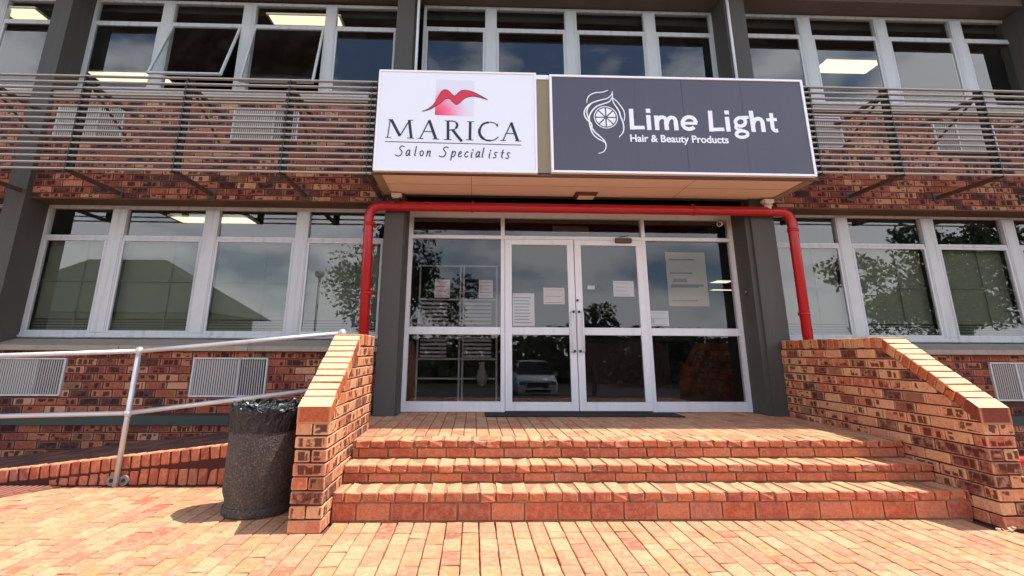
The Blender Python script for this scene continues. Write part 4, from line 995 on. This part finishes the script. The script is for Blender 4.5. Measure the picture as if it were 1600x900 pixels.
# ------------------------------------------------------------------ louvre screens
def screen(x0, x1, z0, z1, brk, label):
    t = empty('louvre_screen', ((x0+x1)/2, YC, z0), label, 'louvre screen', 'horizontal louvre screens')
    n_ = 16
    proto_ = MB(); L = x1-x0
    for i in range(n_):
        z = z0+(z1-z0)*i/(n_-1)
        q = MB(); q.obox(((x0+x1)/2, YC+0.02, z+random.uniform(-.001, .001)), (L, 0.040, 0.015), Matrix.Rotation(R_(-4)+random.uniform(-.02, .02), 3, 'X'), c=0.002); q.build('slat', M['slat'], t)
    for x in brk:
        q = MB(); q.box(x-0.045, x+0.045, YC+0.043, YC+0.075, z0-0.02, z1+0.01)
        q.box(x-0.006, x+0.006, YC+0.0, YC+0.043, z0-0.02, z1+0.0)
        q.build('bracket', M['bracket'], t)
        for z in (z0-0.01, z1-0.06):
            q = MB(); q.box(x-0.022, x+0.022, YC+0.076, YB-0.001, z-0.02, z+0.02, c=0.003); q.box(x-0.05, x+0.05, YB-0.012, YB-0.001, z-0.06, z+0.06); q.build('strut', M['strut'], t)
        q = MB(); q.bar((x, YC+0.08, z1-0.05), (x, YB-0.02, z1-0.42), 0.03, 0.012); q.build('brace', M['strut'], t)
    return t
screen(-6.4, -0.172, 2.972, 4.055, (-5.6, -4.49, -3.385, -2.272, -1.142, -0.225), 'row of thin horizontal louvre slats across the wall left of the canopy')
screen(4.728, 9.4, 3.065, 4.110, (4.79, 5.725, 6.868, 8.0, 9.1), 'row of thin horizontal louvre slats across the wall right of the canopy')

# ------------------------------------------------------------------ air vents
VL = ['pale ribbed air vent behind the louvres nearest the far left column', 'pale ribbed air vent behind the louvres midway between left column and canopy', 'ribbed air vent behind the right louvres near the photo edge', 'pale air vent half hidden by the right end of the canopy',
      'pale ribbed air vent low in the wall at the far left edge', 'pale ribbed air vent low in the wall behind the top of the bin and handrail', 'ribbed air vent low in the wall beyond the right wing wall']
for (a, b_, z0, z1), lb in zip(VENTS, VL):
    t = empty('air_vent', ((a+b_)/2, YB, z0), lb, 'air vent', 'wall air vents')
    q = MB(); frame_rect(q, a, b_, z0, z1, 0.018, 0.018, 0.018, 0.018, YB-0.022, YB+0.01, 0.002)
    left = (a+b_)/2 < 2; dv = a+(b_-a)*(0.62 if left else 0.38); q.box(dv-0.008, dv+0.008, YB-0.021, YB+0.009, z0+0.018, z1-0.018)
    q.build('frame', M['alu'], t)
    q = MB(); q.box(a+0.018, b_-0.018, YB+0.004, YB+0.008, z0+0.018, z1-0.018); q.build('back', M['bracket'], t)
    x = a+0.024; sl_ = MB()
    while x < b_-0.03:
        inner = (x < dv) == left
        ang = R_(8) if inner else R_(34)
        if not left: ang = -ang
        sl_.obox((x+0.005, YB-0.006, (z0+z1)/2), (0.0165 if inner else 0.012, 0.002, z1-z0-0.038), Matrix.Rotation(ang, 3, 'Z')); x += 0.026
    sl_.build('blades', M['slat'], t, kind='stuff')

# ------------------------------------------------------------------ pipes
def bend(p0, c, p1, r, n=7):
    out_ = []
    p0, c, p1 = Vector(p0), Vector(c), Vector(p1)
    a = c+(p0-c).normalized()*r; b_ = c+(p1-c).normalized()*r
    for k in range(n+1):
        t = k/n; out_.append(a*(1-t)**2+c*2*t*(1-t)+b_*t*t)
    return out_
YPI = 2.12
rp_ = empty('red_pipe', (2.3, YPI, 2.81), 'thick glossy red pipe running over the doors and down both sides', 'pipe')
L0_, R0_ = (-0.262, YPI, 0.0), (4.802, YPI, 0.0); TL, TR_ = (-0.318, YPI, 2.805), (4.822, YPI, 2.800)
pts = [Vector((-0.262, YPI, 0.3))] + bend((-0.262, YPI, 0.3), TL, TR_, 0.16) + bend(TL, TR_, (4.802, YPI, 0.3), 0.16) + [Vector((4.802, YPI, 0.0))]
q = MB(); q.tube(pts, 0.057, 20); q.build('tube', M['red'], rp_)
for (x, z, h_) in ((-0.298, 2.56, 1), (4.818, 2.55, 1), (-0.27, 1.75, 1), (4.806, 1.55, 1)):
    q = MB(); q.tube([(x, YPI, z), (x, YPI, z+0.035)], 0.065, 20); q.build('collar', M['red'], rp_)
for x in (0.9, 3.6):
    q = MB(); q.tube([(x, YPI, 2.803), (x+0.035, YPI, 2.803)], 0.064, 20); q.box(x+0.005, x+0.03, YPI, 2.29, 2.87, 2.885); q.build('collar', M['red'], rp_)
for (x, lb) in ((0.147, 'thin white conduit beside the left upper column above the white sign'), (4.400, 'thin white conduit beside the right upper column above the charcoal sign')):
    q = MB(); q.tube([(x, YP-0.02, 4.18), (x, YP-0.02, 6.19)], 0.019, 10); o = q.build('conduit', M['white_alu'], org=(x, YP-0.02, 4.18)); tag(o, lb, 'pipe', 'white conduits')
gp_ = empty('red_pipe', (7.2, 0.5, 0), 'low red pipe end poking in at the right edge behind the wing wall', 'pipe')
pts = [Vector((5.22, 0.5, -0.02))] + bend((5.22, 0.5, 0), (5.22, 0.5, 0.285), (9.0, 0.5, 0.285), 0.10) + bend((5.22, 0.5, 0.285), (9.0, 0.5, 0.285), (9.0, 0.5, 0), 0.10) + [Vector((9.0, 0.5, -0.02))]
q = MB(); q.tube(pts, 0.036, 14); q.build('tube', M['red'], gp_)
for x in (6.45, 7.7):
    q = MB(); q.box(x-0.02, x+0.02, 0.47, 0.53, -0.02, 0.252); q.build('leg', M['red'], gp_)

# ------------------------------------------------------------------ small things on the canopy
def seccam(x, y, z, label, flip):
    t = empty('security_camera', (x, y, z), label, 'security camera', 'security cameras over the entrance')
    q = MB(); q.prism([(x-0.062, z+0.062), (x+0.062, z+0.062), (x+0.058, z+0.018), (x+0.028, z), (x-0.028, z), (x-0.058, z+0.018)], 'y', y-0.02, y+0.09); q.build('junction_box', M['white'], t)
    q = MB(); q.tube([(x+0.004, y, z+0.005), (x+0.012*flip, y-0.03, z-0.03)], 0.012, 8); q.build('arm', M['white'], t)
    q = MB(); q.tube([(x+0.05*flip, y+0.01, z-0.028), (x-0.005*flip, y-0.05, z-0.052)], [0.03, 0.032], 12); q.build('body', M['white'] if flip < 0 else M['black'], t)
    q = MB(); q.tube([(x-0.005*flip, y-0.05, z-0.052), (x-0.012*flip, y-0.058, z-0.055)], [0.024, 0.02], 12); q.build('lens', M['black'], t)
seccam(-0.005, 2.12, 2.905, 'small security camera under the left end of the canopy with black body', 1)
seccam(4.568, 2.12, 2.895, 'small white security camera under the right end of the canopy', -1)
t = empty('security_camera', (4.11, 2.5, 2.73), 'clear bullet camera at the top right corner of the door frame', 'security camera')
q = MB(); q.tube([(4.16, 2.58, 2.78), (4.14, 2.53, 2.76)], 0.016, 8); q.build('arm', M['white'], t)
q = MB(); q.tube([(4.15, 2.55, 2.755), (4.085, 2.47, 2.72)], [0.034, 0.034], 14); q.build('body', M['white'], t)
q = MB(); q.tube([(4.086, 2.471, 2.7205), (4.080, 2.463, 2.717)], [0.026, 0.022], 14); q.build('lens', M['black'], t)
t = empty('bulkhead_light', (2.29, 2.11, 2.98), 'small unlit bulkhead light in the middle of the canopy soffit', 'light')
q = MB(); q.prism([(2.155, 2.984), (2.43, 2.984), (2.405, 2.945), (2.18, 2.945)], 'y', 2.00, 2.20); q.build('housing', M['trim'], t)
q = MB(); q.box(2.195, 2.39, 2.03, 2.17, 2.933, 2.9445, c=0.004); q.build('lens', M['soffit'], t)

# ------------------------------------------------------------------ handrail
M['clampm'] = mat_plain('dull_clamp', lin(128, 126, 126), 0.5, metal=0.3)
hr = empty('handrail', (-2.07, 1.03, 0), 'galvanised tube handrail with two rails rising beside the ramp', 'handrail')
yr = 1.02
def prail(pts, r, name):
    q = MB(); q.tube(pts, r, 12); return q.build(name, M['galv'], hr)
prail([(-6.5, yr, 0.956), (-2.07, yr, 1.112)], 0.0195, 'rail'); prail([(-2.07, yr, 1.112), (-0.27, yr, 1.280)], 0.0195, 'rail')
prail([(-6.5, yr, 0.48), (-2.07, yr, 0.588)], 0.0195, 'rail'); prail([(-2.07, yr, 0.588), (-0.22, yr, 0.815)], 0.0195, 'rail')
prail([(-2.075, yr, -0.01), (-2.07, yr, 1.10)], 0.0225, 'post')
prail([(-5.2, yr, -0.01), (-5.2, yr, 1.0)], 0.0225, 'post')
for (x, z) in ((-2.07, 1.115), (-2.07, 0.588), (-0.262, 1.283), (-5.2, 1.002)):
    q = MB(); rr = 0.037; prof = [(0.001, z-rr)]+[(rr*cos(a*pi/12), z+rr*sin(a*pi/12)) for a in range(-5, 6)]+[(0.001, z+rr)]
    q.lathe(x, yr, prof, 16); q.build('joint_ball', M['galv'], hr)
for s_ in (-1, 1):
    q = MB(); q.tube([(-2.073+s_*0.05, yr+0.012, 0.045), (-2.073+s_*0.05, yr+0.045, 0.045)], 0.042, 14); q.build('clamp', M['clampm'], hr)
    q = MB(); q.tube([(-2.073+s_*0.05, yr+0.004, 0.045), (-2.073+s_*0.05, yr+0.0125, 0.045)], 0.016, 8); q.build('bolt', M['black'], hr)

# ------------------------------------------------------------------ litter bin
mt, nt_, b, o = newmat('exposed_aggregate'); N = NT(nt_); tcn = N.n('TexCoord').outputs['Object']
vo = N.n('TexVoronoi'); vo.inputs['Scale'].default_value = 120; N.l(tcn, vo.inputs['Vector'])
cs = N.n('SeparateColor'); N.l(vo.outputs['Color'], cs.inputs[0])
N.l(N.mix(N.noise(tcn, 4, 4, 0.6), N.ramp(cs.outputs[0], [(0.0, lin(50, 45, 42)), (0.5, lin(74, 66, 61)), (0.85, lin(100, 90, 82)), (1.0, lin(134, 122, 112))]), N.ramp(cs.outputs[1], [(0.0, lin(48, 43, 41)), (1.0, lin(86, 78, 72))])), b.inputs['Base Color'])
b.inputs['Roughness'].default_value = 0.8; N.bump(vo.outputs['Distance'], 0.8, 0.006, b)
M['aggregate'] = mt
bx, by = -0.605, 0.285
bn_ = empty('litter_bin', (bx, by, 0), 'round pebbly concrete litter bin with black bag beside the left wing wall', 'bin')
q = MB(); q.lathe(bx, by, [(0.001, 0.001), (0.222, 0.001), (0.224, 0.012), (0.224, 0.10), (0.232, 0.125), (0.243, 0.155), (0.245, 0.62), (0.238, 0.655), (0.20, 0.66), (0.19, 0.60)], 40); q.build('body', M['aggregate'], bn_)
q = MB(); q.lathe(bx, by, [(0.228, 0.004), (0.236, 0.012), (0.237, 0.05), (0.229, 0.062)], 40); q.build('base_ring', M['aggregate'], bn_)
def jl(j, a, r, z):
    nz_ = mnoise.noise(Vector((cos(a)*6, sin(a)*6, j*1.1)))
    nz2 = mnoise.noise(Vector((cos(a)*14, sin(a)*14, j*1.7+5)))
    k = 1 if j > 1 else 0.3
    return r+(0.008*nz_+0.012*nz2)*k, z+(0.016*nz_+0.022*nz2)*(1 if j > 4 else 0.5)
prof = [(0.249, 0.555), (0.2495, 0.565), (0.252, 0.60), (0.254, 0.64), (0.256, 0.68), (0.258, 0.705), (0.254, 0.725), (0.243, 0.738), (0.228, 0.735), (0.214, 0.722), (0.205, 0.70), (0.20, 0.64), (0.18, 0.50), (0.001, 0.45)]
mt, nt_, b, o = newmat('black_bin_bag'); N = NT(nt_); b.inputs['Base Color'].default_value = lin(26, 24, 26); b.inputs['Roughness'].default_value = 0.22
tcn = N.n('TexCoord').outputs['Object']; mpn = N.n('Mapping'); mpn.inputs['Scale'].default_value = (1, 1, 0.45); N.l(tcn, mpn.inputs[0])
N.bump(N.noise(mpn.outputs[0], 34, 5, 0.6), 0.9, 0.03, b)
q = MB(); q.lathe(bx, by, prof, 120, jit=jl); q.build('bin_bag', mt, bn_)

mt, nt_, b, o = newmat('shiny_bag_folds'); b.inputs['Base Color'].default_value = lin(70, 70, 74); b.inputs['Roughness'].default_value = 0.28; b.inputs['Specular IOR Level'].default_value = 1.0
rnd = random.Random(11); q = MB()
for k in range(230):
    a = rnd.uniform(0, 2*pi); r = rnd.uniform(0.205, 0.262); z = 0.712+rnd.uniform(0, 0.035)-(0.02 if r > 0.25 else 0)
    c_ = Vector((bx+r*cos(a), by+r*sin(a), z)); t_ = Vector((-sin(a), cos(a), 0)); n2 = Vector((rnd.gauss(0, .6), rnd.gauss(0, .6), 1)).normalized()
    u2 = (t_-n2*t_.dot(n2)).normalized(); v2 = n2.cross(u2); L = rnd.uniform(0.012, 0.030); W2 = rnd.uniform(0.005, 0.011)
    q.add([c_-u2*L-v2*W2, c_+u2*L*0.7-v2*W2*1.4, c_+u2*L+v2*W2, c_-u2*L*0.6+v2*W2*1.2+Vector((0, 0, .006))], [(0, 1, 2), (0, 2, 3)])
q.build('bag_folds', mt, bn_, kind='stuff')

# ------------------------------------------------------------------ grating at the foot of the ramp
gr = empty('floor_grating', (-2.95, 0.88, 0), 'ribbed reddish brown grating lying on the paving at the foot of the ramp', 'grating')
M['grate'] = mat_plain('rusty_red_grating', lin(150, 98, 82), 0.8, var=0.2)
q = MB(); q.prism([(-3.9, 0.672), (-2.74, 0.672), (-2.52, 1.015), (-3.9, 1.015)], 'z', 0.001, 0.010); q.build('plate', M['grate'], gr)
x = -3.86
while x < -2.60:
    ytop = 1.00; ybot = 0.685
    if x+0.0 > -2.76: ybot = 0.685+(x+0.02+2.74)/0.22*0.343+0.01
    if ytop-ybot > 0.03:
        q = MB(); q.box(x, x+0.028, ybot, ytop, 0.010, 0.019, c=0.003); q.build('rib', M['grate'], gr)
    x += 0.052
# a scrap of dried leaves beside the right wing wall
lf = empty('leaf_scrap', (4.50, -0.25, 0), 'small pale clump of dried leaves at the foot of the right wing wall', 'leaves')
M['dry'] = mat_plain('dry_leaf', lin(196, 170, 130), 0.9, var=0.25)
for k in range(9):
    q = MB(); a = random.uniform(0, 6.28); cx_, cy_ = 4.47+random.uniform(-.05, .06), -0.27+random.uniform(-.03, .03)
    q.obox((cx_, cy_, 0.008+random.uniform(0, .018)), (0.026, 0.013, 0.002), Matrix.Rotation(a, 3, 'Z') @ Matrix.Rotation(random.uniform(-.7, .7), 3, 'X')); q.build('leaf', M['dry'], lf)

# ------------------------------------------------------------------ what stands across the forecourt (seen in the glass)
M['leaf'] = None
mt, nt_, b, o = newmat('tree_leaves'); N = NT(nt_); oi = N.n('NewGeometry').outputs['Random Per Island']
N.l(N.ramp(oi, [(0, lin(44, 58, 26)), (0.6, lin(58, 72, 32)), (1, lin(84, 96, 46))]), b.inputs['Base Color']); b.inputs['Roughness'].default_value = 0.6
M['leaf'] = mt; M['bark'] = mat_plain('bark', lin(88, 72, 58), 0.9, var=0.3, bump=0.8, bdist=0.02, fine=14)
def tree(x, y, z, crown, h, label, n_=3200, ls=0.16):
    t = empty('tree', (x, y, z), label, 'tree', 'trees across the forecourt')
    q = MB(); q.tube([(x, y, z-0.3), (x+0.1, y, z+h*0.25), (x-0.05, y+0.1, z+h*0.5)], [h*0.035, h*0.026, h*0.014], 9)
    rnd = random.Random(int(x*10)+5)
    for k in range(7):
        a = rnd.uniform(0, 6.28); r = rnd.uniform(0.3, 0.6)*crown[0]
        q.tube([(x, y, z+h*(0.25+0.03*k)), (x+cos(a)*r*0.5, y+sin(a)*r*0.5, z+h*0.5), (x+cos(a)*r, y+sin(a)*r, z+h*0.68)], [h*0.014, h*0.009, h*0.003], 6)
    q.build('trunk', M['bark'], t)
    q = MB(); cl_ = [(rnd.gauss(0, .42), rnd.gauss(0, .42), rnd.gauss(0, .38), rnd.uniform(0.2, 0.42)) for _ in range(26)]
    for _ in range(n_):
        c_ = cl_[rnd.randrange(len(cl_))]
        d = Vector((rnd.gauss(0, 1), rnd.gauss(0, 1), rnd.gauss(0, 1))).normalized()*c_[3]*rnd.uniform(0.5, 1.05)
        p = Vector((x+(c_[0]+d.x)*crown[0], y+(c_[1]+d.y)*crown[1], z+crown[3]+(c_[2]+d.z)*crown[2]))
        if p.z < z+0.5: p.z = z+0.5+rnd.random()*0.4
        a = Vector((rnd.gauss(0, 1), rnd.gauss(0, 1), rnd.gauss(0, 1))).normalized(); b_ = a.orthogonal().normalized(); s_ = ls*rnd.uniform(0.6, 1.3)
        q.add([p-a*s_, p-b_*s_*0.5, p+a*s_, p+b_*s_*0.5], [(0, 1, 2, 3)])
    me_n = 'crown'; n0 = len(q.v)
    me = bpy.data.meshes.new(me_n); me.from_pydata([(a.x-x, a.y-y, a.z-z) if isinstance(a, Vector) else (a[0]-x, a[1]-y, a[2]-z) for a in q.v], [], q.f); me.materials.append(M['leaf'])
    link('crown', me, t, (x, y, z))
tree(-2.6, -14, -0.95, (3.2, 2.6, 2.6, 5.0), 6.5, 'tall leafy tree left of the white car across the forecourt', 8500, 0.10)
tree(6.6, -17, -0.95, (2.2, 2.0, 1.2, 2.9), 4.0, 'small leafy tree beyond the white car', 3600, 0.11)
tree(22.5, -14, -0.95, (5.5, 3.0, 3.2, 5.0), 9, 'broad leafy tree at the right side of the forecourt', 12000, 0.12)
tree(13, -27, -0.95, (3.5, 3.0, 1.6, 2.4), 5, 'low bushy tree far behind the parked car', 1800, 0.2)
hd_ = MB(); rnd = random.Random(3)
for k in range(9000):
    p = Vector((rnd.uniform(-26, 40), rnd.uniform(-31, -28.5), rnd.uniform(-1, 2.1)+0.4*mnoise.noise(Vector((k*0.01, 0, 0)))))
    a = Vector((rnd.gauss(0, 1), rnd.gauss(0, 1), rnd.gauss(0, 1))).normalized(); b_ = a.orthogonal().normalized(); s_ = 0.34
    hd_.add([p-a*s_, p-b_*s_*0.6, p+a*s_, p+b_*s_*0.6], [(0, 1, 2, 3)])
me = bpy.data.meshes.new('hedge'); me.from_pydata([tuple(p) for p in hd_.v], [], hd_.f); me.materials.append(M['leaf'])
tag(link('hedge', me), kind='stuff', label='long dark hedge across the far side of the forecourt', cat='hedge')
# house with green hipped roof
M['greenroof'] = mat_plain('green_roof', lin(84, 92, 84), 0.7, var=0.08); M['cream'] = mat_plain('cream_wall', lin(196, 188, 168), 0.85, var=0.06)
hs = empty('house', (-21, -25, -0.95), 'single storey house with a green hipped roof across the forecourt', 'house')
q = MB(); q.box(-28, -14.8, -30, -23, -0.96, 3.2); q.build('wall', M['cream'], hs)
q = MB(); q.add([(-29, -31, 3.2), (-13.8, -31, 3.2), (-13.8, -22, 3.2), (-29, -22, 3.2), (-24.5, -26.5, 6.9), (-19.5, -26.5, 6.9)], [(0, 1, 5, 4), (1, 2, 5), (2, 3, 4, 5), (3, 0, 4), (0, 3, 2, 1)]); q.build('roof', M['greenroof'], hs)
for x in (-26, -22.5, -18.8):
    q = MB(); q.box(x, x+1.6, -22.99, -22.95, 0.6, 2.2); q.build('window', M['alu'], hs)
# lamp with a white globe
lp_ = empty('garden_lamp', (-5.18, -12, -0.95), 'post lamp with a white globe across the forecourt', 'street lamp')
q = MB(); q.tube([(-5.18, -12, -0.96), (-5.18, -12, 3.9)], 0.05, 10); q.build('pole', M['white_alu'], lp_)
q = MB(); q.lathe(-5.18, -12, [(0.001, 3.88)]+[(0.19*cos(a*pi/12), 4.08+0.19*sin(a*pi/12)) for a in range(-5, 6)]+[(0.001, 4.27)], 18); q.build('globe', M['white'], lp_)
# parked car facing the building
M['carpaint'] = mat_plain('white_car_paint', lin(232, 234, 236), 0.2, var=0.01, bump=0); M['cardark'] = mat_plain('dark_car_glass', lin(16, 18, 22), 0.08, var=0.02, bump=0)
M['chrome'] = mat_plain('chrome', lin(210, 212, 214), 0.12, metal=1.0, var=0.02, bump=0)
ca = empty('parked_car', (3.8, -17.6, -0.95), 'white sport utility car parked facing the building across the forecourt', 'car')
gz0 = -0.95; yf_ = -15.4
def sect(mb, secs, mi=0):
    base = len(mb.v); n_ = len(secs[0]); 
    for s_ in secs: mb.v += s_
    for j in range(len(secs)-1):
        for k in range(n_):
            k2 = (k+1) % n_; mb.f.append((base+j*n_+k, base+j*n_+k2, base+(j+1)*n_+k2, base+(j+1)*n_+k)); mb.mi.append(mi); mb.sm.append(True)
    mb.f.append(tuple(base+k for k in range(n_))); mb.mi.append(mi); mb.sm.append(False)
    mb.f.append(tuple(base+(len(secs)-1)*n_+k for k in reversed(range(n_)))); mb.mi.append(mi); mb.sm.append(False)
def ring_(y, hw, z0, z1, top): 
    c_ = 3.8; return [(c_-hw, y, z0), (c_+hw, y, z0), (c_+hw+0.03, y, z0+(z1-z0)*0.5), (c_+hw*top, y, z1), (c_-hw*top, y, z1), (c_-hw-0.03, y, z0+(z1-z0)*0.5)]
q = MB(); sect(q, [ring_(yf_, 0.78, gz0+0.35, gz0+0.85, 0.93), ring_(yf_-0.2, 0.88, gz0+0.25, gz0+0.98, 0.93), ring_(yf_-1.1, 0.92, gz0+0.25, gz0+1.08, 0.92), ring_(yf_-4.2, 0.92, gz0+0.28, gz0+1.1, 0.92), ring_(yf_-4.5, 0.84, gz0+0.4, gz0+1.0, 0.9)]); q.build('body', M['carpaint'], ca)
q = MB(); sect(q, [ring_(yf_-0.95, 0.82, gz0+1.0, gz0+1.09, 0.95), ring_(yf_-1.75, 0.80, gz0+1.05, gz0+1.62, 0.80), ring_(yf_-3.9, 0.80, gz0+1.05, gz0+1.62, 0.80), ring_(yf_-4.4, 0.80, gz0+1.05, gz0+1.15, 0.9)]); q.build('cabin_glass', M['cardark'], ca)
q = MB(); q.box(3.8-0.66, 3.8+0.66, yf_-3.9, yf_-1.7, gz0+1.62, gz0+1.67, c=0.02); q.build('roof', M['carpaint'], ca)
q = MB(); q.box(3.8-0.48, 3.8+0.48, yf_-0.02, yf_+0.02, gz0+0.56, gz0+0.76); q.box(3.8-0.55, 3.8+0.55, yf_-0.02, yf_+0.018, gz0+0.36, gz0+0.47); q.build('grille', M['cardark'], ca)
q = MB(); q.box(3.8-0.5, 3.8+0.5, yf_+0.021, yf_+0.03, gz0+0.64, gz0+0.68); q.build('grille_bar', M['chrome'], ca)
for s_ in (-1, 1):
    q = MB(); q.box(3.8+s_*0.67-0.15, 3.8+s_*0.67+0.15, yf_-0.06, yf_+0.012, gz0+0.66, gz0+0.82, c=0.02); q.build('headlight', M['chrome'], ca)
    q = MB(); q.box(3.8+s_*1.02-0.09, 3.8+s_*1.02+0.09, yf_-1.5, yf_-1.4, gz0+1.02, gz0+1.15, c=0.02); q.build('mirror', M['carpaint'], ca)
    for yy in (-0.85, -3.55):
        q = MB(); q.tube([(3.8+s_*0.70, yf_+yy, gz0+0.34), (3.8+s_*0.93, yf_+yy, gz0+0.34)], 0.34, 20); q.build('wheel', M['black'], ca)
q = MB(); q.box(3.8-0.24, 3.8+0.24, yf_+0.031, yf_+0.04, gz0+0.48, gz0+0.58); q.build('number_plate', M['letter'], ca)
# crumpled bag on the rack
bg_ = MB(); rnd = random.Random(9)
bg_.lathe(1.06, 3.02, [(0.001, 0.70), (0.05, 0.72), (0.075, 0.80), (0.05, 0.90), (0.03, 0.96), (0.05, 0.99), (0.001, 1.0)], 14, jit=lambda j, a, r, z: (r*(1+0.9*mnoise.noise(Vector((cos(a)*2, sin(a)*2, j)))), z))
o = bg_.build('shopping_bag', M['inside'], org=(1.06, 3.02, 0.7)); tag(o, 'small crumpled white bag low on the display rack behind the left pane', 'bag')
